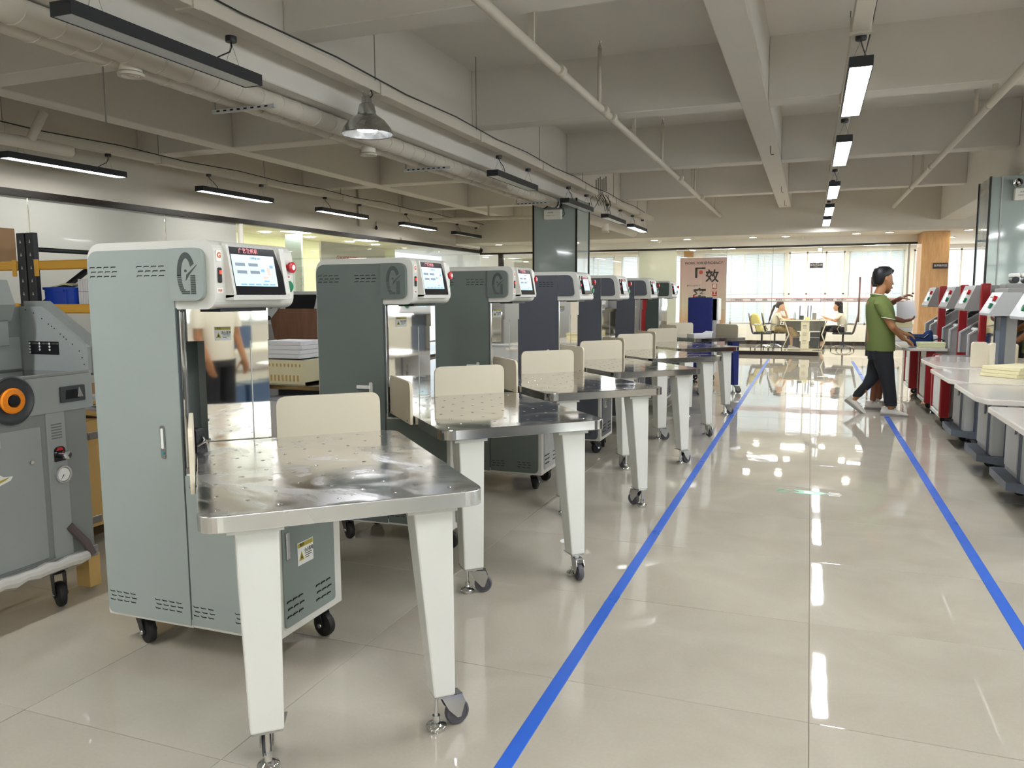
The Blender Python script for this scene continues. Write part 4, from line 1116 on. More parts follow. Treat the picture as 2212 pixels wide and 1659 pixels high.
counting_machine(0.0, 2.185, 'G', 'sage_paint', 'nearest pale sage paper counting machine, largest in the picture')
counting_machine(.018, 3.602, 'G', 'dark_sage_paint', 'second counting machine, grey-green with open lever handle, left of its steel table', handle='open')
counting_machine(.055, 4.957, 'G', 'dark_sage_paint', 'third counting machine, grey-green, light grey door with key handle', handle='open', door='light_grey_enamel', label_dz=.02)
counting_machine(.115, 6.326, 'plain', 'charcoal_paint', 'fourth counting machine and first of the charcoal grey ones, beside the pillar', door='charcoal_paint', handle='open', label_dz=.02)
counting_machine(.145, 7.66, 'plain', 'charcoal_paint', 'second of the three charcoal grey counting machines', door='charcoal_paint', label_dz=.02)
counting_machine(.180, 9.10, 'plain', 'charcoal_paint', 'third and farthest of the charcoal grey counting machines', door='charcoal_paint', label_dz=.02)
counting_machine(.10, 11.10, 'round', 'deep_green_paint', 'farthest counting machine, deep green, with navy blue table legs', legm='navy_paint', extra_board=True)
# paper stack on the far tables
st = tag(MB().box(-.14, .14, -.09, .09, .0, .055, .002).build('paper_stack', 'paper_white', None, (-1.38, 10.75, .766), (0, 0, .7)), 'stack of printed white sheets on the farthest steel table', 'paper')
MB().prism([(.10, .056), (.14, .056), (.16, .085)], -.09, .09, 'XZ').build('curled_sheet', 'paper_white', st)
# blue cabinet machine
B = empty('blue_cabinet', (-1.74, 12.15, 0), 'navy blue upright machine cabinet with white front, below the poster', 'cabinet')
MB().box(0, .36, 0, .42, .12, 1.30, .004).build('cabinet_body', 'navy_paint', B)
MB().prism(rrect(.035, .325, .16, 1.265, .02), -.008, 0, 'XZ').build('side_panel', 'navy_paint', B)
MB().box(.361, .43, .02, .40, .72, 1.29, .006).build('front_box', 'light_grey_enamel', B)
MB().box(.361, .45, .02, .40, .95, 1.28, .006).build('head', 'label_white', B)
MB().box(.362, .40, .02, .40, .14, .70, .004).build('door_panel', 'light_grey_enamel', B)
MB().box(.36, .375, -.003, .006, 1.10, 1.16).build('hinge', 'black_plastic', B)
MB().cyl((.06, .2, 1.30), (.06, .2, 1.335), .018, n=12).build('lamp_knob', 'red_button', B)
for x in (.05, .31):
    for y in (.06, .36): caster(B, x, y, yaw=.8)
MB().box(.42, .424, .04, .10, .3, .9).build('papers', 'paper_white', B) if False else None

# ================================================================ GUILLOTINE AND SHELVING (left)
G = empty('paper_guillotine', (-3.02, 2.61, 0), 'dark grey paper guillotine with orange handwheel at the left edge', 'machine')
# local: x=0 is the apron front (faces +X), y=0 the right end, machine extends to -y and -x
MB().prism([(-.42, 1.0), (-.012, 1.0), (-.012, 1.118), (-.30, 1.30), (-.42, 1.30)], -.001, .022, 'XZ').build('side_wing', 'machine_grey', G)
MB().prism([(-.42, .99), (.008, .99), (.008, 1.135), (-.295, 1.325), (-.42, 1.325)], .022, .06, 'XZ').build('wing_cover', 'machine_grey_dark', G)
hs = MB()
for x, z in ((-.38, 1.285), (-.33, 1.27), (-.28, 1.245), (-.24, 1.22), (-.222, 1.21), (-.205, 1.20), (-.17, 1.175), (-.15, 1.162), (-.135, 1.152), (-.10, 1.13), (-.06, 1.10), (-.045, 1.07), (-.035, 1.04)): hs.cyl((x, -.003, z), (x, 0, z), .003, n=6)
hs.build('screw_hole', 'vent_black', G)['kind'] = 'stuff'
ap = MB().prism([(-1.25, .850), (.0, .850), (.0, 1.012), (-1.25, 1.012)], -.02, .0, 'YZ').build('front_apron', 'machine_grey', G)
MB().box(-.02, -.40, -1.25, 0, .99, 1.006).build('work_table', 'brushed_edge', G)
MB().box(-.018, .003, -1.25, -.01, 1.004, 1.018, .003).build('table_edge', 'machine_grey_dark', G)
MB().box(-.95, -.42, -1.25, .05, 1.0, 1.30, .004).build('rear_housing', 'machine_grey_dark', G)
MB().box(-.44, -.405, -.26, -.02, 1.012, 1.16, .002).build('press_beam', 'machine_grey', G)
MB().prism([(-.60, 1.24), (-.33, 1.24), (-.30, 1.31), (-.34, 1.42), (-.60, 1.42)], -1.25, -.11, 'XZ').build('top_cover', 'machine_grey_dark', G)
MB().box(-.45, -.345, -1.25, -.115, 1.125, 1.24, .003).build('blade_cover', 'machine_grey_dark', G)
MB().box(-.42, -.40, -1.25, -.27, 1.01, 1.13).build('blade_slot', 'vent_black', G)
wn = MB().box(-.235, -.045, -.0025, -.001, 1.080, 1.140).build('safety_plate', 'bezel_black', G)
wn.location.x = -.14
wn.data.transform(Matrix.Translation((.0, 0, 0)))
for i in range(3):
    for j in range(3 if i else 4): MB().lathe([(0, 0), (.0055, 0), (.0055, -.001), (0, -.001)], (-.228+.063*i, -.0027, 1.130-.014*j), 8, 'Y').build('safety_icon', 'label_white', wn)
for i in range(3): text('注意安全操作', .008, (-.190+.063*i, -.003, 1.130), FACE_NY, 'ink_grey', wn)
wh = MB().lathe([(.092, .0), (.098, .004), (.100, .010), (.094, .014), (.084, .004), (.070, .001), (.0, .001)], (0, -.39, .925), 36, 'X').build('handwheel', 'dark_grey_plastic', G)
MB().lathe([(0, .003), (.045, .003), (.050, .004), (.053, .018), (.048, .024), (.028, .026), (.026, .020), (0, .020)], (0, -.39, .925), 28, 'X').build('hub', 'orange_plastic', wh)
MB().lathe([(0, .020), (.025, .020), (.023, .029), (0, .030)], (0, -.39, .925), 20, 'X').build('hub_cap', 'black_plastic', wh)
hc = MB(); hc.prism(rrect(-.165, -.045, .887, .956, .006), -.002, .010, 'YZ'); hc = hc.build('tool_holder', 'dark_grey_plastic', G)
MB().prism([(-.145, .90), (-.075, .90), (-.085, .940), (-.140, .940)], .010, .0105, 'YZ').build('holder_recess', 'vent_black', hc)
MB().prism([(-.085, .905), (-.058, .905), (-.075, .948)], .010, .014, 'YZ').build('holder_lip', 'mid_grey_enamel', hc)
MB().box(-.12, -.01, -1.25, -.03, .21, .855, .003).build('stand_body', 'machine_grey_dark', G)
MB().box(-.02, -.002, -.235, -.145, .21, .85, .002).build('stand_column', 'machine_grey', G)
db_ = MB().box(-.012, -.004, -1.2, -.262, .225, .80, .002).build('stand_door', 'machine_grey', G)
MB().box(-.004, .006, -.46, -.448, .74, .80).build('handle', 'light_grey_enamel', db_)
MB().cyl((-.004, -.315, .655), (.004, -.315, .655), .008, n=10).build('lock', 'chrome', db_)
sk = MB().prism([(-.50, .575), (-.41, .60), (-.40, .615), (-.44, .62), (-.46, .635), (-.50, .63)], -.004, -.003, 'YZ').build('sticker', 'label_white', db_)
MB().prism([(-.50, .585), (-.43, .605), (-.415, .615), (-.50, .60)], -.003, -.0025, 'YZ').build('sticker_print', 'label_yellow', sk)
pl_ = MB()
for k in range(6): pl_.box(-.002, -.001, -.215, -.165, .795-.012*k, .800-.012*k)
pl_.build('printed_notice', 'ink_grey', G)
kb = MB().prism(rpoly([(-.21, .635), (-.155, .635), (-.155, .70), (-.21, .70)], [.003, .003, .025, .025], 5), -.002, .001, 'YZ').build('knob_plate', 'bezel_black', G)
MB().prism([(-.20, .682), (-.165, .682), (-.172, .695), (-.193, .695)], .001, .0016, 'YZ').build('plate_mark', 'red_button', kb)
MB().lathe([(0, 0), (.014, 0), (.014, .012), (.018, .014), (.018, .035), (0, .036)], (0, -.172, .662), 18, 'X').build('pressure_knob', 'chrome', kb)
gg = MB().lathe([(0, .004), (.030, .004), (.032, .010), (.038, .010), (.040, 0), (0, 0)], (0, -.175, .575), 28, 'X').build('pressure_gauge', 'chrome', G)
MB().lathe([(0, .005), (.029, .005), (.029, .006), (0, .006)], (0, -.175, .575), 24, 'X').build('gauge_face', 'label_white', gg)
MB().prism([(-.177, .575), (-.173, .573), (-.190, .555)], .006, .007, 'YZ').build('gauge_needle', 'ink_black', gg)
MB().box(-.20, .0, -1.25, -.02, .165, .215, .004).build('base_frame', 'machine_grey_dark', G)
MB().tube([(.022, y, .19+.004*math.sin(y*60)) for y in [-1.25+.05*i for i in range(24)]], [.026+.004*math.sin(i*2.1) for i in range(24)], 10).build('wrapped_bar', 'plastic_film', G)
MB().tube([(-.005, -.16, .34), (.02, -.10, .25), (.03, -.08, .19)], .018, 10).build('brace', 'iron_brown', G)
caster(G, -.02, -.22, r=.055, yaw=-.4, z1=.17, off=.02); caster(G, -.02, -1.0, r=.055, yaw=.3, z1=.17)
MB().box(-.10, -.02, -.06, .0, .02, .17).build('wooden_block', 'plywood', G)

cr = empty('plywood_crate', (-3.6, 3.5, 0), 'open plywood crate stuffed with scrap paper behind the guillotine', 'crate')
MB().box(-.7, -.68, -.9, .35, .12, .68).box(-.02, 0, -.9, .35, .12, .68).box(-.68, -.02, -.9, -.88, .12, .68).box(-.68, -.02, .33, .35, .12, .68).box(-.7, 0, -.9, .35, .10, .12).build('crate_wall', 'plywood', cr)
for y, z in ((-.62, .64), (-.40, .60), (-.42, .14), (-.2, .62)):
    MB().box(0, .006, y-.04, y+.04, z-.02, z+.02, .002).cyl((0, y-.02, z), (.012, y-.02, z), .016, n=10).build('metal_latch', 'wire_grey', cr)
MB().box(-.66, -.06, -.8, -.74, 0, .10).box(-.66, -.06, .2, .26, 0, .10).build('skid', 'plywood', cr)
sc_ = MB()
for k in range(26):
    a = random.uniform(0, 6.28); x = random.uniform(-.6, -.08); y = random.uniform(-.8, .25); z = .66+random.uniform(0, .14)
    dx_, dy_ = .14*math.cos(a), .14*math.sin(a); t_ = random.uniform(-.06, .06)
    sc_.mat(k % 3 and 1 or 0).add([(x-dx_, y-dy_, z-t_), (x+dy_*.5, y-dx_*.5, z+.02), (x+dx_, y+dy_, z+t_), (x-dy_*.5, y+dx_*.5, z+.01)], [(0, 1, 2, 3)])
sc_ = sc_.build('scrap_paper', ['paper_white', 'ink_grey'], cr); sc_['kind'] = 'stuff'
MB().add([(.004, -.60, .70), (.004, -.54, .72), (.03, -.50, .60), (.03, -.55, .58), (.02, -.57, .40), (.02, -.60, .40)], [(0, 1, 2, 3), (3, 2, 4, 5)]).build('hanging_strip', 'paper_white', cr)
tag(MB().prism([(-.35, 0), (.30, .10), (.32, .16), (-.33, .06)], -.22, .2, 'XZ').build('cardboard_piece', 'cardboard', None, (-3.95, 3.15, .72)), 'folded brown cardboard lying on the plywood crate', 'cardboard')

R = empty('pallet_rack', (-5.12, 4.0, 0), 'black and yellow storage rack at the left edge', 'rack')
pm = MB()
for x in (-.085, .005): pm.box(x, x+.075, -.04, .0, 0, 1.79, .004)
pm.box(-.01, .005, -.025, 0, 0, 1.79); pm = pm.build('upright', 'lamp_black', R)
hs = MB()
for k in range(16):
    for x in (-.045, .045): hs.prism([(x-.008, 1.72-.09*k), (x+.008, 1.72-.09*k), (x, 1.745-.09*k)], -.0405, -.039, 'XZ')
hs.build('slot', 'light_grey_enamel', pm)
MB().box(-.085, .08, .75, .79, 0, 1.75).build('upright', 'lamp_black', R)
MB().tube([(0, 0, 1.25), (0, .76, 1.75)], .022, 6).build('brace', 'lamp_black', R)
MB().tube([(0, 0, 1.68), (0, .76, 1.68)], .018, 6).build('brace', 'lamp_black', R)
for (x0, x1) in ((-1.6, -.09), (.085, .75)):
    for z in (1.565, 1.265, .5):
        b_ = MB().box(x0, x1, -.045, .0, z-.032, z+.032, .008).build('shelf_beam', 'shelf_yellow', R)
        xe = x1 if x0 < -1 else x0
        s_ = -1 if x0 < -1 else 1
        MB().box(min(xe, xe+s_*.04), max(xe, xe+s_*.04), -.052, -.044, z-.075, z+.04, .002).build('beam_bracket', 'shelf_yellow', b_)
        MB().box(x0, x1, .0, .76, z+.01, z+.03).build('shelf_deck', 'mid_grey_enamel', R)
bx = tag(MB().box(-.28, .28, -.10, .12, 0, .26, .006).build('cardboard_box', 'cardboard', None, (-5.88, 4.14, 1.598)), 'cardboard box on the upper rack shelf at the left edge', 'box')
MB().box(-.27, .281, -.102, -.099, .16, .17).build('tape_seam', 'cardboard', bx); MB().prism(rrect(.12, .24, .04, .13, .01), -.103, -.10, 'XZ').build('box_label', 'label_white', bx); MB().box(.13, .23, -.1045, -.1028, .07, .09).build('label_mark', 'ink_red', bx)
bn = empty('plastic_bin', (-4.93, 4.15, 1.297), 'blue plastic bin on the lower rack shelf', 'bin')
MB().box(-.14, .14, -.10, .12, 0, .01).box(-.145, -.135, -.10, .12, 0, .115).box(.135, .145, -.10, .12, 0, .115).box(-.14, .14, -.105, -.095, 0, .115).box(-.14, .14, .115, .125, 0, .115).build('bin_body', 'bin_blue', bn)
MB().box(-.15, .15, -.112, -.10, .10, .118).box(-.05, .05, -.115, -.10, .085, .12).box(-.075, -.068, -.112, -.104, .0, .10).box(.068, .075, -.112, -.104, .0, .10).build('bin_rim', 'bin_blue', bn)
MB().prism([(-.12, .11), (.02, .135), (.10, .125), (.11, .132), (.02, .145), (-.12, .12)], -.08, .08, 'XZ').build('paper_sheet', 'paper_cream', bn)
for k in range(9):
    tag(MB().box(-.010, .010, -.07, .07, 0, .085, .001).build('booklet', 'paper_white', None, (-4.755+.0225*k, 4.13, 1.384), (0, random.uniform(-.02, .02), 0)), 'white booklet standing in the upper row beside the blue bin', 'booklet', 'booklets standing on the lower rack shelf')
for k in range(9):
    tag(MB().box(-.010, .010, -.07, .07, 0, .086, .001).build('booklet', 'paper_white', None, (-4.755+.0225*k, 4.13, 1.2965), (0, random.uniform(-.01, .01), 0)), 'white booklet packed in the lower row beside the blue bin', 'booklet', 'booklets lying under the standing row')

# ---------------- things seen between the first two machines
TT2 = empty('steel_table', (-3.3, 4.65, 0), 'steel work table with a lower shelf, seen between the first two machines', 'table')
MB().box(-.75, .62, -.42, .42, .735, .765, .003).build('table_top', 'brushed_edge', TT2)
for x in (-.68, .56):
    for y in (-.36, .36): MB().box(x-.02, x+.02, y-.02, y+.02, 0, .735).build('leg', 'zinc', TT2)
MB().box(-.7, .58, -.38, .38, .25, .27).build('lower_shelf', 'zinc', TT2)
k_ = empty('plastic_crate', (-3.22, 4.38, .766), 'cream plastic crate of papers on the steel table', 'crate')
MB().box(-.17, .15, -.10, .16, 0, .015).box(-.17, -.16, -.10, .16, 0, .16).box(.14, .15, -.10, .16, 0, .16).box(-.17, .15, -.105, -.10, 0, .16).box(-.17, .15, .155, .16, 0, .16).build('crate_body', 'crate_cream', k_)
sl_ = MB()
for k in range(9): sl_.box(-.15+.03*k, -.138+.03*k, -.108, -.105, .02, .06); sl_.box(-.13+.03*k, -.122+.03*k, -.108, -.105, .115, .135)
sl_.build('crate_slots', 'plywood', k_)
MB().box(-.165, .14, -.09, .15, .016, .16).build('paper_bundle', 'ink_grey', k_)
for k in range(4): tag(MB().box(-.15, .12, -.11, .11, 0, .028, .002).build('paper_ream', 'paper_white', None, (-3.24+random.uniform(-.008, .008), 4.42, .932+.0295*k), (0, 0, random.uniform(-.04, .04))), ('lowest', 'second from the bottom', 'third from the bottom', 'topmost')[k]+' bundle of printed paper on the cream crate', 'paper', 'paper bundles on the cream crate')
bs = empty('wash_basin', (-3.16, 4.3, .272), 'white plastic tub under the steel table', 'tub')
MB().loft([((0, 0, 0), .16, .12), ((0, 0, .38), .24, .17), ((0, 0, .40), .25, .18), ((0, 0, .39), .22, .155), ((0, 0, .05), .14, .10)], 24).build('tub_body', 'paper_white', bs)
tag(MB().prism([(-.22, .0), (.32, .0), (.32, .245), (-.18, .245), (-.26, .16)], -.012, .012, 'XZ').build('tilted_board', 'brown_board', None, (-3.82, 5.25, 1.0), (-.06, 0, 0)), 'brown wooden board with cut corner between the first two machines', 'board')
tag(MB().box(-.30, .34, 0, .02, 0, .999).build('dark_panel', 'black_plastic', None, (-3.72, 5.24, .0)), 'black panel behind the brown board', 'panel')
pb_ = tag(MB().loft([((0, 0, 0), .10, .08), ((0, 0, .10), .12, .09), ((.02, 0, .25), .11, .08), ((.05, 0, .33), .05, .04), ((.06, 0, .36), .02, .02)], 12).build('plastic_bag', 'paper_white', None, (-3.22, 4.80, .767)), 'white plastic bag on the steel table left of the second machine', 'bag')
for (x, y, lab, zz) in ((-5.05, 6.2, 'grey binding machine with dark screen behind the first machine', 1.08), (-4.46, 6.2, 'grey machine head with black panel and two knobs, left of the second machine', 1.14)):
    q = empty('binding_machine', (x, y, 0), lab, 'machine')
    MB().box(-.28, .28, 0, .5, .08, zz, .006).build('machine_body', 'mid_grey_enamel', q)
    hd = MB().prism([(0, zz), (.5, zz), (.5, zz+.25), (.10, zz+.25)], -.27, .27, 'YZ').build('machine_head', 'light_grey_enamel', q)
    sc2 = MB().add([(-.20, .008, zz+.04), (.12, .008, zz+.04), (.12, .085, zz+.22), (-.20, .085, zz+.22)], [(0, 1, 2, 3)]).build('screen', 'bezel_black', hd); sc2.location.y = -.006
    for z in (.06, .17): MB().lathe([(0, 0), (.022, 0), (.022, -.012), (0, -.012)], (.20, z*.4-.005, zz+z), 14, 'Y').build('knob', 'green_button' if x < -4 and z > .1 else 'black_plastic', hd)
    for a in (-.2, .2): caster(q, a, .1, yaw=1, z1=.085, r=.035); caster(q, a, .4, yaw=1, z1=.085, r=.035)

# ================================================================ RIGHT ROW
TZ = .74
def console_head(par, x0, y0, y1, z0, z1, side='light_grey_enamel', big=False, back=.22):
    """control head whose sloped front faces the aisle (-X)"""
    lean = .085
    h = MB().prism([(x0, z0), (x0+back+.03, z0), (x0+back, z1), (x0+lean, z1), (x0-.004, z0+.02)], y0, y1, 'XZ').build('console_head', side, par)
    def q(a, b, c0, c1, m_, n, d=.003, parent=None):
        Y = lambda t: y0+(y1-y0)*t
        P = lambda c: (x0+lean*c-d, z0+(z1-z0)*c)
        (xa, za), (xb, zb) = P(c0), P(c1)
        vs = [(xa, Y(a), za), (xa, Y(b), za), (xb, Y(b), zb), (xb, Y(a), zb)]
        vs += [(p[0]+.0022, p[1], p[2]) for p in vs]
        return MB().add(vs, [(0, 1, 2, 3), (7, 6, 5, 4), (0, 4, 5, 1), (1, 5, 6, 2), (2, 6, 7, 3), (3, 7, 4, 0)]).build(n, m_, parent or par)
    p = q(.10, .95, .06, .95, 'label_white' if not big else side, 'front_panel')
    s = q(.42, .86, .20, .82, 'bezel_black', 'screen_bezel', .006, p)
    q(.46, .82, .26, .76, 'display_glow', 'display', .0085, p)
    for c, m_, nm in ((.72, 'red_button', 'stop_button'), (.40, 'green_button', 'start_button')):
        y = y0+(y1-y0)*.24; x = x0+lean*c; z = z0+(z1-z0)*c
        MB().cyl((x-.002, y, z), (x-.028, y, z+.008), .024, n=16).build(nm, m_, par)
    return h
def right_machine(y0, poly, lab, kind='grey', head=True):
    M = empty('paper_joggling_machine' if kind == 'grey' else 'paper_cutting_machine', (1.2, y0, 0), lab, 'machine')
    if kind == 'grey':
        MB().prism([(-.02, .10), (.10, -.02), (.95, -.02), (.95, .58), (-.02, .58)], .112, .165, 'XY').build('base_plate', 'slate_paint', M)
        MB().box(.06, .92, .04, .54, .165, TZ-.036, .003).build('cabinet', 'light_grey_enamel', M)
        MB().prism([(.045, .14), (.15, .025), (.19, .03), (.19, .14)], .165, TZ-.03, 'XY').build('corner_post', 'slate_paint', M)
        d = MB().box(.048, .06, .18, .51, .20, .70, .003).build('door_panel', 'light_grey_enamel', M)
        h = MB().box(.028, .048, .20, .216, .45, .60, .004).build('handle', 'zinc', d)
        pv = MB()
        for i in range(10):
            for j in range(4): pv.box(.26+.022*i, .272+.022*i, .036, .0395, .25+.018*j, .262+.018*j)
        pv.build('vent', 'vent_black', M)
        MB().box(.34, .92, .10, .62, TZ+.002, 1.38, .006).build('tower', 'mid_grey_enamel', M)
        MB().box(.30, .34, .10, .28, TZ+.002, 1.14, .003).build('tower_post', 'slate_paint', M)
        MB().box(.29, .338, .30, .60, TZ+.03, 1.14).build('steel_plate', 'mirror_steel', M)
        if head: console_head(M, .20, .0, .42, 1.15, 1.345)
        for x in (.12, .85):
            for y in (.07, .50): caster(M, x, y, r=.045, yaw=random.uniform(-1, 1), z1=.112)
    else:
        MB().box(.06, .60, .0, .60, .14, TZ-.036, .003).build('cabinet', 'mid_grey_enamel', M)
        MB().box(.03, .06, .08, .52, .18, .70, .003).build('door_panel', 'label_white', M)
        MB().box(.02, .07, .0, .62, .125, .165, .003).build('base_rail', 'label_white', M)
        MB().box(.018, .03, .40, .412, .50, .62).build('handle', 'zinc', M)
        for y in (-.03, .56): MB().box(.02, .11, y, y+.07, .125, TZ-.03, .012).build('corner_post', 'red_paint', M)
        for y in (.02, .50):
            MB().prism([(.24, TZ), (.24, .94), (.56, 1.16), (.70, 1.16), (.70, TZ)], y, y+.025, 'XZ').build('side_plate', 'mid_grey_enamel', M)
            MB().prism([(.235, TZ), (.235, .945), (.56, 1.168), (.56, 1.155), (.25, .938), (.25, TZ)], y-.012, y+.037, 'XZ').build('plate_edge', 'light_grey_enamel', M)
        MB().cyl((.36, .06, .98), (.36, .5, .98), .022, n=12).build('roller', 'label_white', M)
        MB().box(.42, .52, .1, .45, 1.02, 1.10).build('clamp', 'black_plastic', M)
        MB().box(.30, .38, -.14, -.06, TZ-.6, 1.43, .01).build('red_column', 'red_paint', M)
        MB().box(.60, 1.1, .0, .60, .14, 1.40, .006).build('rear_housing', 'mid_grey_enamel', M)
        if head: console_head(M, .20, .05, .62, 1.17, 1.415, 'mid_grey_enamel', True, .30)
        for x in (.12, .55):
            for y in (.08, .52): caster(M, x, y, r=.042, yaw=random.uniform(-1, 1), z1=.125)
    if poly:
        # polygon is given in room coordinates
        pp = [(x-1.2, y-y0) for x, y in poly[0]]
        tb = MB().prism(rpoly(pp, poly[1], 6), TZ-.032, TZ, 'XY').build('marble_top', 'marble', M)
        bv = tb.modifiers.new('bevel', 'BEVEL'); bv.width = .006; bv.segments = 2; bv.limit_method = 'ANGLE'; bv.angle_limit = math.radians(50)
    return M
R1 = right_machine(7.52, ([(1.00, 7.30), (1.15, 7.12), (1.53, 7.12), (1.53, 8.45), (1.15, 8.50), (.96, 8.15)], [.10, .15, 0, 0, .15, .25]), 'grey machine with rounded marble top, nearest to the red ones')
R2 = right_machine(6.40, ([(.925, 6.20), (1.02, 5.98), (1.53, 5.96), (1.53, 7.02), (.95, 7.06), (.915, 7.02)], [.03, .05, 0, 0, .02, .02]), 'grey machine whose marble top carries the thick yellow pad')
R3 = right_machine(5.47, ([(.92, 5.20), (.955, 5.06), (1.53, 5.02), (1.53, 5.86), (.92, 5.93)], [.03, .04, 0, 0, .03]), 'grey machine with perforated side, second from the right frame edge')
R4 = right_machine(4.46, ([(.90, 3.95), (1.0, 3.80), (1.53, 3.78), (1.53, 4.72), (.90, 4.76)], [.03, .04, 0, 0, .03]), 'grey machine with marble top cut off by the right frame edge')
for k, y in enumerate((2.9, 1.5, .2)): right_machine(y, ([(.92, y-.55), (1.53, y-.55), (1.53, y+.35), (.92, y+.35)], [.05, 0, 0, .05]), ['first grey machine outside the right frame edge, seen only in reflections', 'second grey machine outside the right frame edge, seen only in reflections', 'grey machine level with the viewpoint, seen only in reflections'][k])
B1 = right_machine(8.62, None, 'red and grey cutting machine nearest to the grey row', 'red')
B2 = right_machine(9.72, ([(.975, 9.75), (1.05, 9.63), (1.42, 9.66), (1.42, 11.5), (.98, 11.5)], [.03, .03, 0, 0, .03]), 'red and grey cutting machine holding up the table beside the man', 'red')
B3 = right_machine(11.2, None, 'farthest red and grey cutting machine, tall head before the oak column', 'red')
def rboard(M, x, y, w_, z1, yaw=0):
    o = MB().prism(rpoly([(0, TZ), (w_, TZ), (w_, z1), (0, z1)], [0, 0, .025, .025], 5), -.012, .012, 'XZ').build('fence_board', 'beige_board', M, (x-1.2, y-M.location.y, 0), (0, 0, yaw))
    b = o.modifiers.new('bevel', 'BEVEL'); b.width = .003; b.segments = 2; b.limit_method = 'ANGLE'
rboard(R1, 1.24, 7.30, .115, .945, .05); rboard(R1, 1.39, 7.42, .20, .925, 1.2); rboard(R2, 1.51, 7.0, .13, .90, 0)
# papers and bag
for k in range(3): tag(MB().box(-.20, .20, -.14, .14, 0, .024, .002).build('paper_pad', 'paper_cream', None, (1.42+.004*k, 6.58, TZ+.001+.0252*k), (0, 0, .75+.02*k)), ('bottom', 'middle', 'top')[k]+' pale yellow pad of the stack on the second marble table', 'paper', 'yellow pads stacked on the marble table')
for k in range(3): tag(MB().box(-.18, .18, -.13, .13, 0, .03, .002).build('paper_pad', 'paper_cream', None, (1.46+.005*k, 5.50, TZ+.001+.0312*k), (0, 0, .1*k)), ('bottom', 'middle', 'top')[k]+' pale yellow pad of the stack at the right frame edge', 'paper', 'yellow pads at the right frame edge')
for k in range(3): tag(MB().box(-.13, .13, -.10, .10, 0, .018, .002).build('paper_pad', 'paper_green', None, (1.28, 9.88, TZ+.001+.0192*k), (0, 0, .05*k)), ('bottom', 'middle', 'top')[k]+' pale green paper pad beside the blue bag', 'paper', 'green pads beside the blue bag')
for k in range(7): tag(MB().box(-.10, .10, -.12, .12, 0, .042, .003).build('paper_ream', 'paper_cream' if k % 3 else 'paper_white', None, (1.12+.008*math.sin(k*2), 11.2, TZ+.001+.0432*k), (0, 0, .06*math.sin(k*3))), ('lowest', 'second', 'third', 'fourth', 'fifth', 'sixth', 'topmost')[k]+' ream from below in the tall paper stack behind the blue bag', 'paper', 'tall stack of paper reams on the marble table')
for k in range(3): tag(MB().box(-.13, .13, -.09, .09, 0, .035, .003).build('paper_ream', 'paper_white', None, (1.28, 10.45, TZ+.001+.0362*k)), ('bottom', 'middle', 'top')[k]+' white ream behind the bag strap', 'paper', 'low stack of reams behind the bag strap')
bag = empty('shoulder_bag', (1.20, 10.15, TZ+.002), 'small dark blue fabric bag with black strap on the marble table', 'bag')
bm_ = MB().loft([((0, 0, 0), .09, .05), ((0, 0, .02), .125, .07), ((0, 0, .07), .14, .078), ((0, 0, .11), .135, .065), ((-.0, 0, .13), .12, .04)], 20)
bm_.loft([((.075, 0, .10), .06, .045), ((.085, 0, .15), .045, .03), ((.095, 0, .178), .018, .014)], 12).loft([((-.10, 0, .10), .04, .04), ((-.11, 0, .14), .026, .026), ((-.115, 0, .155), .01, .01)], 12)
bm_.build('bag_body', 'bag_blue', bag)
MB().tube([(-.11, -.045, .12), (-.02, -.078, .10), (.03, -.08, .085), (.08, -.05, .13)], .008, 8).build('zip_flap', 'black_plastic', bag)
MB().tube([(.13, 0, .06), (.20, -.02, .085), (.245, -.02, .06), (.22, -.03, .035), (.15, -.03, .04), (.12, -.03, .05)], .008, 8).build('strap', 'black_plastic', bag)
for k, x in enumerate((1.71, 1.80)):
    b = empty('binding_roll', (x, 8.2, 1.426), ['pair of small black rollers on top of the right grey housing, left one', 'pair of small black rollers on top of the right grey housing, right one'][k], 'roller')
    MB().cyl((0, 0, .03), (0, .12, .03), .03, n=16).build('roll', 'black_plastic', b); MB().box(-.04, .04, .02, .1, .05, .09, .01).build('roll_cover', 'label_white', b)
tg = tag(MB().box(1.63, 3.4, 8.17, 8.42, 0, 1.425, .01).build('grey_cabinet', 'mid_grey_enamel'), 'long grey housing behind the right row at the frame edge', 'cabinet')

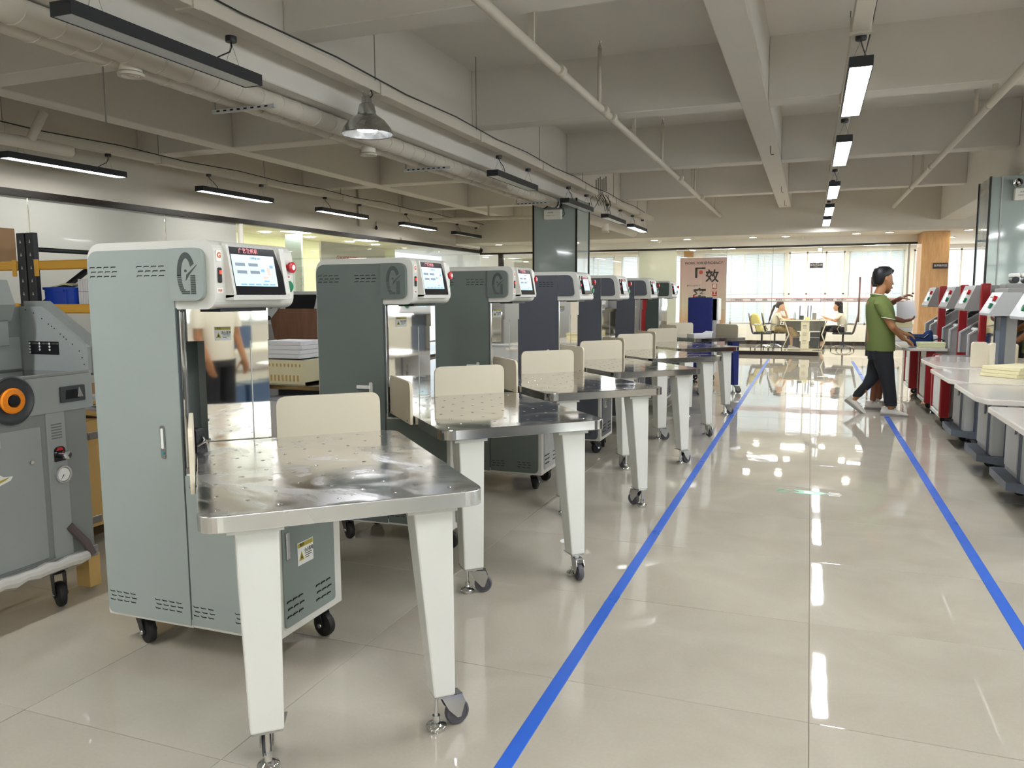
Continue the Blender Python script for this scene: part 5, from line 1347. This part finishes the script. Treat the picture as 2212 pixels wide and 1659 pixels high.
# ================================================================ PEOPLE
def body_mesh(name, build, skin, parent, voxel=.0065):
    m_ = MB(); build(m_)
    o = m_.build(name, skin, parent)
    rm = o.modifiers.new('fuse', 'REMESH'); rm.mode = 'VOXEL'; rm.voxel_size = voxel; rm.use_smooth_shade = True
    sm = o.modifiers.new('smooth', 'SMOOTH'); sm.factor = .5; sm.iterations = 3
    return o
def head_parts(m_, c, s, face):
    """skull, jaw, nose, ears; face: unit vector of gaze"""
    f = Vector(face).normalized(); up = Vector((0, 0, 1)); r = f.cross(up).normalized(); c = Vector(c)
    def ring(z, cx, rx, ry): return (c+up*(z*s)+f*(cx*s), rx*s, ry*s, f, r)
    m_.loft([ring(.118, -.01, .02, .018), ring(.110, -.008, .048, .040), ring(.09, -.006, .074, .060), ring(.055, -.002, .092, .073), ring(.015, 0, .096, .076), ring(-.02, .004, .092, .072), ring(-.055, .012, .080, .063), ring(-.085, .022, .064, .050), ring(-.108, .036, .040, .034), ring(-.118, .044, .016, .014)], 18)
    m_.loft([(c+up*(.015*s)+f*(.090*s), .008*s, .008*s, f, r), (c+up*(-.02*s)+f*(.100*s), .014*s, .012*s, f, r), (c+up*(-.035*s)+f*(.106*s), .016*s, .016*s, f, r), (c+up*(-.045*s)+f*(.096*s), .012*s, .014*s, f, r)], 10)
    m_.loft([(c+up*(-.062*s)+f*(.086*s), .010*s, .022*s, f, r), (c+up*(-.070*s)+f*(.088*s), .012*s, .024*s, f, r), (c+up*(-.078*s)+f*(.084*s), .010*s, .020*s, f, r)], 10)
    for k in (-1, 1):
        e = c+r*(k*.076*s)+f*(-.008*s)
        m_.loft([(e+up*(.022*s), .010*s, .006*s, f, r), (e+up*(.008*s), .018*s, .009*s, f, r), (e+up*(-.015*s), .014*s, .009*s, f, r), (e+up*(-.03*s), .006*s, .006*s, f, r)], 8)
def hand(m_, w_, d, pn, s=1.0, curl=.5, spread=1):
    """palm, four fingers, thumb. w_: wrist, d: direction, pn: palm normal"""
    d = Vector(d).normalized(); n = Vector(pn); n = (n-d*n.dot(d)).normalized(); b = d.cross(n)
    w_ = Vector(w_)
    m_.loft([(w_-d*.01, .026*s, .020*s, b, n), (w_+d*.02*s, .034*s, .018*s, b, n), (w_+d*.06*s, .041*s, .016*s, b, n), (w_+d*.085*s, .038*s, .013*s, b, n)], 12)
    for k, (o, L_) in enumerate(((-.030, .068), (-.010, .078), (.011, .073), (.030, .058))):
        p = w_+d*(.078*s)+b*(o*s); a = 0.0; pts = [p]
        for j, q in enumerate((.45, .32, .23)):
            a += curl*(.55 if j == 0 else .75)
            p = p+(d*math.cos(a)+n*math.sin(a))*(L_*q*s); pts.append(p)
        m_.tube(pts, [.0092*s, .0088*s, .008*s, .0068*s], 8)
    p = w_+d*.018*s-b*(.026*s*spread)
    m_.tube([p, p+(d*.6-b*.8*spread+n*.35)*(.032*s), p+(d*1.15-b*.95*spread+n*.7)*(.045*s), p+(d*1.6-b*.9*spread+n*1.1)*(.050*s)], [.012*s, .011*s, .0095*s, .0075*s], 8)
def shoe(par, c, yaw, pitch=0.0, name='shoe', m_='shoe_white'):
    s = MB()
    s.loft([((-.12, 0, .045), .004, .02, (0, 0, 1), (0, 1, 0)), ((-.11, 0, .045), .032, .030, (0, 0, 1), (0, 1, 0)), ((-.07, 0, .048), .040, .036, (0, 0, 1), (0, 1, 0)), ((-.01, 0, .045), .038, .038, (0, 0, 1), (0, 1, 0)), ((.06, 0, .035), .028, .044, (0, 0, 1), (0, 1, 0)), ((.12, 0, .028), .020, .040, (0, 0, 1), (0, 1, 0)), ((.155, 0, .022), .008, .020, (0, 0, 1), (0, 1, 0))], 16)
    s.loft([((-.07, 0, .06), .045, .036), ((-.065, 0, .10), .042, .036), ((-.06, 0, .105), .034, .028)], 16)
    o = s.build(name, m_, par, c, (0, pitch, yaw))
    MB().prism(rpoly([(-.125, -.03), (.10, -.045), (.165, -.01), (.15, .03), (.08, .045), (-.125, .03)], .025, 5), 0, .024, 'XY').build('sole', 'shoe_sole', o)
    MB().tube([(.02, -.03, .075), (.03, .0, .085), (.02, .03, .075)], .005, 6).tube([(.05, -.03, .064), (.06, .0, .072), (.05, .03, .064)], .005, 6).build('laces', 'label_white', o)
    return o
# --- man in green polo
P1 = empty('person', (.75, 9.55, 0), 'man in green polo shirt and black trousers standing at the marble table', 'person')
O = Vector((.75, 9.55, 0))
def L_(x, y, z): return Vector((x, y, z))-O
face = Vector((.93, .37, -.25))
def man_body(m_):
    hc = L_(.745, 9.57, 1.505)
    head_parts(m_, hc, 1.0, face)
    m_.limb(L_(.69, 9.55, 1.30), L_(.735, 9.562, 1.43), .056, .050)
    m_.limb(L_(.70, 9.55, .80), L_(.69, 9.55, 1.22), .10, .11)
    # right arm (towards the camera), upper arm, forearm, hand resting on the table edge
    sh, el, wr = L_(.70, 9.375, 1.225), L_(.835, 9.32, .985), L_(.955, 9.44, .855)
    m_.limb(sh, el, .044, .038); m_.limb(el, wr, .038, .026); hand(m_, wr, (1, .7, -.5), (0, 0, -1), 1.0, .5)
    # left arm
    sh, el, wr = L_(.71, 9.75, 1.235), L_(.80, 9.83, 1.0), L_(.98, 9.80, .90)
    m_.limb(sh, el, .048, .038); m_.limb(el, wr, .037, .026); hand(m_, wr, (1, -.1, -.25), (0, 0, -1), 1.0, .5, -1)
    # ankles
    m_.limb(L_(.86, 9.46, .26), L_(.862, 9.45, .10), .045, .038); m_.limb(L_(.60, 9.60, .28), L_(.50, 9.62, .16), .045, .038)
body_mesh('body', man_body, 'skin_man', P1, .006)
hr = MB(); hc = L_(.745, 9.57, 1.505); f_ = face.copy(); f_.z = 0; f_.normalize(); rr_ = f_.cross(Vector((0, 0, 1)))
def hring(z, cx, rx, ry): return (hc+Vector((0, 0, z))+f_*cx, rx, ry, f_, rr_)
hr.loft([hring(.135, -.010, .02, .02), hring(.130, -.010, .060, .050), hring(.108, -.008, .092, .074), hring(.07, -.014, .104, .086), hring(.03, -.030, .094, .085), hring(0.0, -.045, .074, .079), hring(-.035, -.054, .058, .068), hring(-.062, -.058, .046, .052), hring(-.07, -.058, .03, .04)], 24)
hr.loft([hring(.10, .05, .05, .05), hring(.085, .070, .035, .052), hring(.066, .080, .016, .045)], 12)
for k in range(26):
    a = random.uniform(-2.6, 2.6); z = random.uniform(.05, .12)
    p = hc+f_*(.085*math.cos(a)-.008)+rr_*(.075*math.sin(a))+Vector((0, 0, z))
    q = p+(f_*math.cos(a)+rr_*math.sin(a))*.018+Vector((0, 0, random.uniform(-.01, .014)))
    hr.tube([p-(q-p), p, q], [.008, .006, .001], 5)
hr.build('hair', 'hair_black', P1)
sh = MB()
def tor(z, x, rx, ry): return (L_(x, 9.55, z), rx, ry, (1, .25, 0), (-.25, 1, 0))
sh.loft([tor(.715, .745, .138, .182), tor(.74, .745, .142, .186), tor(.85, .742, .138, .180), tor(1.0, .735, .142, .188), tor(1.12, .725, .142, .200), tor(1.21, .712, .130, .205), tor(1.27, .702, .108, .175), tor(1.305, .698, .080, .11), tor(1.325, .700, .066, .072)], 28)
sh.loft([(L_(.70, 9.40, 1.275), .050, .055, (1, 0, 0), (0, 1, 0)), (L_(.71, 9.355, 1.23), .070, .062), (L_(.745, 9.335, 1.16), .068, .060), (L_(.785, 9.325, 1.085), .066, .058), (L_(.79, 9.325, 1.075), .055, .048)], 16)
sh.loft([(L_(.715, 9.70, 1.275), .050, .055, (1, 0, 0), (0, 1, 0)), (L_(.72, 9.755, 1.23), .068, .06), (L_(.745, 9.79, 1.16), .064, .058), (L_(.77, 9.81, 1.10), .062, .056)], 16)
S1 = sh.build('shirt', 'shirt_green', P1)
MB().tube([L_(.698+.070*math.cos(a), 9.55+.076*math.sin(a), 1.332+.012*math.cos(a+PI)) for a in [2*PI*i/20 for i in range(20)]], .0045, 6, True).build('collar_trim', 'shirt_trim', S1)
MB().tube([L_(.698+.076*math.cos(a), 9.55+.082*math.sin(a), 1.318+.012*math.cos(a+PI)) for a in [2*PI*i/20 for i in range(20)]], .011, 6, True).build('collar', 'shirt_green', S1)
MB().tube([L_(.787+.068*math.cos(a), 9.325+.060*math.sin(a), 1.078-.012*math.cos(a)) for a in [2*PI*i/20 for i in range(20)]], .0045, 6, True).build('cuff_trim', 'shirt_trim', S1)
tr = MB()
tr.loft([(L_(.745, 9.55, .78), .115, .150), (L_(.745, 9.55, .70), .132, .165), (L_(.748, 9.55, .62), .130, .168)], 24)
tr.loft([(L_(.752, 9.47, .72), .105, .095), (L_(.775, 9.465, .60), .105, .098), (L_(.815, 9.46, .42), .080, .080), (L_(.845, 9.455, .28), .068, .070), (L_(.862, 9.452, .15), .066, .066), (L_(.866, 9.45, .115), .060, .060)], 20)
tr.loft([(L_(.742, 9.62, .72), .105, .095), (L_(.735, 9.63, .60), .105, .098), (L_(.700, 9.63, .44), .084, .082), (L_(.650, 9.625, .34), .070, .070), (L_(.560, 9.62, .235), .060, .066), (L_(.528, 9.62, .185), .050, .058)], 20)
tr.build('trousers', 'trouser_black', P1)
shoe(P1, L_(.885, 9.45, .0), -.15); shoe(P1, L_(.500, 9.62, .058), -.25, .62)
# --- second person, mostly hidden
P2 = empty('person', (.78, 10.05, 0), 'person behind the man in green, holding up sheets of paper', 'person')
O = Vector((.78, 10.05, 0))
def p2_body(m_):
    head_parts(m_, L_(.77, 10.03, 1.47), .98, (1, -.1, -.3))
    m_.limb(L_(.73, 10.05, 1.27), L_(.76, 10.04, 1.40), .05, .047)
    m_.limb(L_(.74, 10.05, .80), L_(.73, 10.05, 1.2), .10, .10)
    sh_, el, wr = L_(.76, 9.92, 1.20), L_(.88, 9.90, 1.06), L_(1.0, 9.95, 1.03)
    m_.limb(sh_, el, .045, .036); m_.limb(el, wr, .035, .025); hand(m_, wr, (1, 0, .15), (0, .3, 1), .95, .7)
    sh_, el, wr = L_(.76, 10.22, 1.20), L_(.88, 10.22, 1.22), L_(.975, 10.12, 1.29)
    m_.limb(sh_, el, .045, .036); m_.limb(el, wr, .035, .025); hand(m_, wr, (.9, -.25, .45), (0, .2, -1), .95, .7)
    m_.limb(L_(.75, 9.96, .55), L_(.745, 9.95, .36), .062, .050); m_.limb(L_(.745, 9.95, .36), L_(.72, 9.95, .12), .050, .034)
    m_.limb(L_(.78, 10.15, .55), L_(.80, 10.15, .36), .062, .050); m_.limb(L_(.80, 10.15, .36), L_(.80, 10.15, .12), .050, .034)
body_mesh('body', p2_body, 'skin_dark', P2, .0065)
hr = MB(); hc = L_(.77, 10.03, 1.47); f_ = Vector((1, -.1, 0)).normalized(); rr_ = f_.cross(Vector((0, 0, 1)))
hr.loft([hring(.128, -.01, .03, .03), hring(.11, -.01, .085, .070), hring(.06, -.018, .098, .083), hring(.0, -.045, .072, .076), hring(-.05, -.055, .05, .055)], 18)
hr.build('hair', 'hair_black', P2)
MB().loft([(L_(.74, 10.05, .74), .125, .16), (L_(.74, 10.05, 1.0), .12, .165), (L_(.735, 10.05, 1.18), .12, .185), (L_(.73, 10.05, 1.25), .09, .14), (L_(.73, 10.05, 1.29), .06, .07)], 20).build('shirt', 'black_plastic', P2)
sh = MB(); sh.loft([(L_(.745, 10.05, .78), .12, .155), (L_(.745, 10.05, .62), .125, .16)], 20)
sh.loft([(L_(.75, 9.97, .70), .095, .09), (L_(.75, 9.96, .42), .082, .08)], 16).loft([(L_(.77, 10.14, .70), .095, .09), (L_(.79, 10.15, .42), .082, .08)], 16)
sh.build('shorts', 'trouser_black', P2)
shoe(P2, L_(.755, 9.95, 0), .1); shoe(P2, L_(.83, 10.15, 0), .1)
tag(MB().prism([(-.09, -.10), (.115, -.095), (.085, .11), (-.10, .09)], -.004, .004, 'XZ').build('paper_sheet', 'paper_white', None, (1.02, 9.97, 1.155)), 'sheaf of grey-white sheets held up beside the man in green', 'paper')

# --- office chairs
def office_chair(x, y, yaw, lab):
    t = empty('office_chair', (x, y, 0), lab, 'chair', 'mesh office chairs around the desk', yaw)
    b = MB()
    for k in range(5):
        a = 2*PI*k/5+.3; c, s_ = math.cos(a), math.sin(a)
        b.tube([(.03*c, .03*s_, .11), (.15*c, .15*s_, .10), (.26*c, .26*s_, .065)], [.018, .015, .012], 6)
    b.build('star_base', 'chrome', t)
    for k in range(5):
        a = 2*PI*k/5+.3
        MB().cyl((.27*math.cos(a)-.012, .27*math.sin(a), .026), (.27*math.cos(a)+.012, .27*math.sin(a), .026), .026, n=12).build('wheel', 'black_plastic', t)
    MB().cyl((0, 0, .08), (0, 0, .38), .022, n=10).build('gas_column', 'black_plastic', t)
    MB().box(-.23, .23, -.23, .23, .385, .43, .02).build('seat', 'mesh_black', t)
    MB().prism([(-.24, .42), (-.20, .40), (-.25, .62), (-.31, .88), (-.33, .88), (-.28, .60)], -.21, .21, 'XZ').build('backrest', 'mesh_black', t)
    for s_ in (-1, 1):
        MB().tube([(-.24, s_*.235, .62), (-.12, s_*.245, .63), (.06, s_*.245, .60), (.12, s_*.24, .52), (.06, s_*.235, .41)], .013, 8).build('armrest', 'chrome', t)
        MB().tube([(-.20, s_*.215, .40), (-.26, s_*.215, .62), (-.325, s_*.21, .89)], .010, 6).build('back_frame', 'chrome', t)
    return t
YD = 20.4
c1 = office_chair(-1.08, YD-.35, .1, 'black mesh office chair draped with a yellow jacket')
c2 = office_chair(-.80, YD+.1, .1, 'black mesh office chair under the woman with the ponytail')
c3 = office_chair(.76, YD, PI-.1, 'black mesh office chair under the woman with long loose hair')
c_ = MB().prism([(-.30, .90), (-.20, .86), (-.12, .62), (-.06, .44), (-.22, .43), (-.27, .60), (-.40, .60), (-.36, .85)], -.19, .17, 'XZ')
c_ = c_.build('jacket', 'yellow_cloth', None, (-.98, YD-.35, .0)); tag(c_, 'yellow jacket hanging on the back of the left office chair', 'jacket')
bv = c_.modifiers.new('b', 'BEVEL'); bv.width = .03; bv.segments = 3
# --- desk
D = empty('office_desk', (-.12, YD, 0), 'cream office desk with slotted centre leg between the two women', 'desk')
MB().box(-.56, .60, -.30, .75, .70, .725, .004).build('desk_top', 'desk_cream', D)
dc = MB().box(-.07, .12, -.28, -.22, .03, .70, .004).build('centre_leg', 'desk_cream', D)
dl_ = MB()
for z in (.17, .35, .53):
    for k in range(3): dl_.box(-.03, .06, -.283, -.279, z+.03*k, z+.03*k+.006)
dl_.build('slots', 'vent_black', dc)
for s_ in (-1, 1):
    MB().tube([(s_*.47+.02, -.26, .70), (s_*.36+.02, -.26, .38), (s_*.50+.02, -.26, .03), (.02, -.26, .02)] if s_ < 0 else [(.50, -.26, .70), (.40, -.26, .38), (.47, -.26, .20), (.40, -.26, .03), (.02, -.26, .02)], .014, 8).build('leg', 'desk_cream', D)
for x0, x1 in ((-.42, -.10), (.14, .42)):
    cb_ = MB().box(x0, x1, -.10, .30, .06, .42, .004).build('drawer_unit', 'desk_dark', D); MB().box(x0, x1, -.104, -.10, .30, .31).build('drawer_line', 'label_white', cb_)
    MB().box(x0-.05, x1+.05, .20, .22, .44, .69).build('modesty_panel', 'frosted_white', D)
for x, lab in ((-.23, 'thin dark monitor seen edge-on at the left of the desk'), (.02, 'thin dark monitor seen edge-on at the centre of the desk'), (-.05, 'narrow dark screen edge behind the centre monitor')):
    t = empty('monitor', (x, YD+.1+(.2 if x == -.05 else 0), .726), lab, 'monitor')
    MB().box(-.012, .012, -.22, .22, .06, .34, .003).build('screen_panel', 'slate_paint', t); MB().box(-.008, .008, -.03, .03, 0, .10).box(-.06, .06, -.08, .08, 0, .01).build('stand', 'slate_paint', t)
tag(MB().lathe([(0, 0), (.03, 0), (.032, .10), (.028, .15), (.012, .175), (.012, .195), (0, .2)], (-.345, YD, .726), 14).build('water_bottle', 'bottle_clear'), 'clear water bottle on the left of the desk', 'bottle')
tag(MB().lathe([(0, 0), (.05, 0), (.06, .06), (.055, .10), (0, .105)], (-.19, YD-.1, .726), 14).build('desk_pot', 'desk_dark'), 'small dark rounded pot beside the bottle', 'pot')
tag(MB().box(.05, .15, YD-.15, YD-.05, .726, .90, .01).build('file_holder', 'mid_grey_enamel'), 'grey file holder standing at the centre of the desk', 'holder')
tag(MB().box(-.10, .0, YD-.2, YD-.12, .726, .79, .01).build('yellow_box', 'yellow_cloth'), 'small yellow box at the front of the desk', 'box')
tag(MB().box(.16, .33, YD-.1, YD+.1, .726, .755, .006).build('notebook', 'paper_white'), 'open white papers in front of the long-haired woman', 'paper')
tag(MB().box(-.46, -.30, YD-.12, YD+.1, .726, .745, .006).build('notebook', 'slate_paint'), 'dark notebook under the hands of the woman with the ponytail', 'notebook')
# --- women
def woman(name_lab, x, y, s, hair_long, skirt, lab_hair):
    """s=+1 faces +X, -1 faces -X; seated"""
    global O
    P = empty('person', (x, y, 0), name_lab, 'person'); O = Vector((0, 0, 0))
    V = lambda a, b, c: Vector((a*s, b, c))
    def bd(m_):
        head_parts(m_, V(.10, 0, 1.05), .95, (s, 0, -.12))
        m_.limb(V(.05, 0, .90), V(.08, 0, .98), .040, .040)
        m_.limb(V(-.02, 0, .50), V(.04, 0, .84), .095, .09)
        # arms
        if s > 0:
            m_.limb(V(.06, -.17, .83), V(.16, -.17, .70), .038, .032); m_.limb(V(.16, -.17, .70), V(.35, -.12, .755), .031, .022); hand(m_, V(.35, -.12, .755), (s, 0, .05), (0, 0, -1), .85, .3)
            m_.limb(V(.06, .16, .83), V(.26, .14, .75), .038, .032); m_.limb(V(.26, .14, .75), V(.22, .05, .92), .031, .022); hand(m_, V(.22, .05, .92), (-.5, 0, .8), (-1, 0, 0), .85, .8)
        else:
            m_.limb(V(.05, -.17, .82), V(.14, -.17, .70), .038, .032); m_.limb(V(.14, -.17, .70), V(.38, -.14, .79), .031, .022); hand(m_, V(.38, -.14, .79), (s, 0, .35), (0, 0, 1), .85, .5)
            m_.limb(V(.05, .17, .82), V(.16, .17, .70), .038, .032); m_.limb(V(.16, .17, .70), V(.38, .12, .76), .031, .022); hand(m_, V(.38, .12, .76), (s, 0, .05), (0, 0, -1), .85, .4)
        for q in (-1, 1):
            m_.limb(V(.02, q*.09, .50), V(.36, q*.10, .50), .075, .055); m_.limb(V(.36, q*.10, .50), V(.38 if s > 0 else .44, q*.09, .10), .052, .032)
    body_mesh('body', bd, 'skin_light', P, .0075)
    h = MB(); c = V(.10, 0, 1.05); f = Vector((s, 0, 0)); r = Vector((0, 1, 0)); up = Vector((0, 0, 1))
    R_ = lambda z, cx, rx, ry: (c+up*z+f*cx, rx, ry, f, r)
    if hair_long: h.loft([R_(.125, -.01, .03, .03), R_(.108, -.01, .085, .07), R_(.06, -.016, .097, .084), R_(0, -.035, .080, .085), R_(-.08, -.055, .06, .085), R_(-.2, -.085, .05, .085), R_(-.34, -.115, .035, .07), R_(-.42, -.13, .015, .04)], 20)
    else:
        h.loft([R_(.123, -.01, .03, .03), R_(.105, -.01, .082, .068), R_(.06, -.018, .094, .081), R_(0, -.045, .068, .076), R_(-.04, -.055, .045, .055)], 18)
        h.tube([V(.02, 0, 1.09), V(-.04, 0, 1.06), V(-.10, 0, .90), V(-.15, 0, .72), V(-.17, 0, .60)], [.03, .032, .026, .018, .006], 10)
    h.build('hair', lab_hair, P)
    sh_ = MB().loft([(V(-.02, 0, .46), .11, .15), (V(-.015, 0, .58), .105, .14), (V(.01, 0, .72), .11, .15), (V(.03, 0, .82), .10, .165), (V(.04, 0, .88), .075, .12), (V(.05, 0, .905), .045, .05)], 22)
    for q in (-1, 1): sh_.loft([(V(.04, q*.12, .88), .045, .045), (V(.06, q*.165, .83), .055, .05), (V(.11, q*.172, .76), .050, .048)], 12)
    sh_.build('shirt', 'shirt_cream', P)
    bt = MB()
    if skirt:
        bt.loft([(V(-.02, 0, .50), .13, .17, (0, 0, 1), (0, 1, 0)), (V(.10, 0, .50), .10, .18, (0, 0, 1), (0, 1, 0)), (V(.28, 0, .48), .10, .19, (0, 0, 1), (0, 1, 0)), (V(.42, 0, .42), .10, .20, (0, 0, 1), (0, 1, 0))], 18)
        bt.loft([(V(.36, 0, .50), .09, .19), (V(.42, 0, .40), .12, .20), (V(.46, 0, .33), .13, .21)], 18)
        bt.build('skirt', 'skirt_khaki', P)
    else:
        for q in (-1, 1):
            bt.loft([(V(-.06, q*.09, .49), .085, .085, (0, 0, 1), (0, 1, 0)), (V(.15, q*.09, .51), .085, .082, (0, 0, 1), (0, 1, 0)), (V(.36, q*.10, .51), .072, .07, (0, 0, 1), (0, 1, 0)), (V(.42, q*.10, .48), .05, .06, (0, 0, 1), (0, 1, 0))], 14)
            bt.loft([(V(.38, q*.10, .54), .06, .065), (V(.40, q*.10, .42), .068, .068), (V(.43, q*.09, .22), .058, .058)], 14)
        bt.build('trousers', 'trouser_black', P)
    for q in (-1, 1): shoe(P, V(.42 if s > 0 else .48, q*.09, .0), 0 if s > 0 else PI, name='shoe', m_='shoe_white' if s > 0 else 'black_plastic')
    return P
woman('seated woman with ponytail, cream shirt and khaki skirt, left of the desk', -.78, YD, 1, False, True, 'hair_dark_brown')
woman('seated woman with long black hair, cream shirt and black trousers, right of the desk', .72, YD, -1, True, False, 'hair_black')

# --- things behind the viewpoint that the nearest machine's steel column mirrors
wt = empty('work_table', (2.0, -1.5, 0), 'cream work table behind the viewpoint, mirrored in the steel column', 'table')
MB().box(-.75, .9, -.45, .45, .76, .80, .008).build('table_top', 'desk_cream', wt)
for x in (-.68, .82):
    for y in (-.38, .38): MB().box(x-.03, x+.03, y-.03, y+.03, 0, .76).build('leg', 'desk_cream', wt)
MB().box(-.7, .86, -.4, .4, .14, .17).build('lower_shelf', 'desk_cream', wt)
for k, (x, z, lab) in enumerate(((-.42, .171, 'left one on the lower shelf'), (.02, .171, 'middle one on the lower shelf'), (.46, .171, 'right one on the lower shelf'), (-.3, .801, 'one on the table top'))):
    tag(MB().box(-.19, .19, -.16, .16, 0, .24, .01).build('storage_box', 'slate_blue', None, (2.0+x, -1.45, z)), 'blue storage box behind the viewpoint, '+lab, 'box')
P3 = empty('person', (.56, -.42, 0), 'bystander in beige shirt and black trousers beside the viewpoint, seen only mirrored', 'person')
O = Vector((0, 0, 0))
def p3_body(m_):
    head_parts(m_, Vector((0, .02, 1.52)), 1.0, (-.3, 1, 0))
    m_.limb(Vector((0, 0, 1.32)), Vector((0, .01, 1.44)), .052, .05); m_.limb(Vector((0, 0, .82)), Vector((0, 0, 1.24)), .10, .11)
    for q in (-1, 1):
        m_.limb(Vector((q*.18, 0, 1.25)), Vector((q*.22, .02, 1.0)), .046, .038); m_.limb(Vector((q*.22, .02, 1.0)), Vector((q*.20, .12, .80)), .037, .026)
        hand(m_, Vector((q*.20, .12, .80)), (0, .25, -1), (-q, 0, 0), 1.0, .4, q)
        m_.limb(Vector((q*.09, 0, .3)), Vector((q*.09, 0, .1)), .045, .038)
body_mesh('body', p3_body, 'skin_man', P3, .008)
MB().loft([((0, 0, .80), .17, .13), ((0, 0, 1.0), .165, .125), ((0, 0, 1.18), .20, .13), ((0, 0, 1.27), .17, .10), ((0, 0, 1.33), .07, .065)], 22).loft([((.17, 0, 1.29), .05, .05), ((.20, .0, 1.2), .065, .062), ((.215, .01, 1.08), .06, .058)], 14).loft([((-.17, 0, 1.29), .05, .05), ((-.20, .0, 1.2), .065, .062), ((-.215, .01, 1.08), .06, .058)], 14).build('shirt', 'shirt_cream', P3)
MB().loft([((0, 0, .86), .15, .115), ((0, 0, .74), .165, .125)], 20).loft([((.09, 0, .80), .09, .10), ((.095, 0, .45), .075, .08), ((.09, 0, .10), .06, .065)], 16).loft([((-.09, 0, .80), .09, .10), ((-.095, 0, .45), .075, .08), ((-.09, 0, .10), .06, .065)], 16).build('trousers', 'trouser_black', P3)
hr = MB(); hc = Vector((0, .02, 1.52)); f_ = Vector((-.3, 1, 0)).normalized(); rr_ = f_.cross(Vector((0, 0, 1)))
hr.loft([hring(.128, -.01, .03, .03), hring(.11, -.01, .085, .070), hring(.06, -.018, .098, .083), hring(.0, -.045, .072, .076), hring(-.05, -.055, .05, .055)], 18).build('hair', 'hair_black', P3)
for q in (-1, 1): shoe(P3, Vector((q*.09, .06, 0)), PI/2)
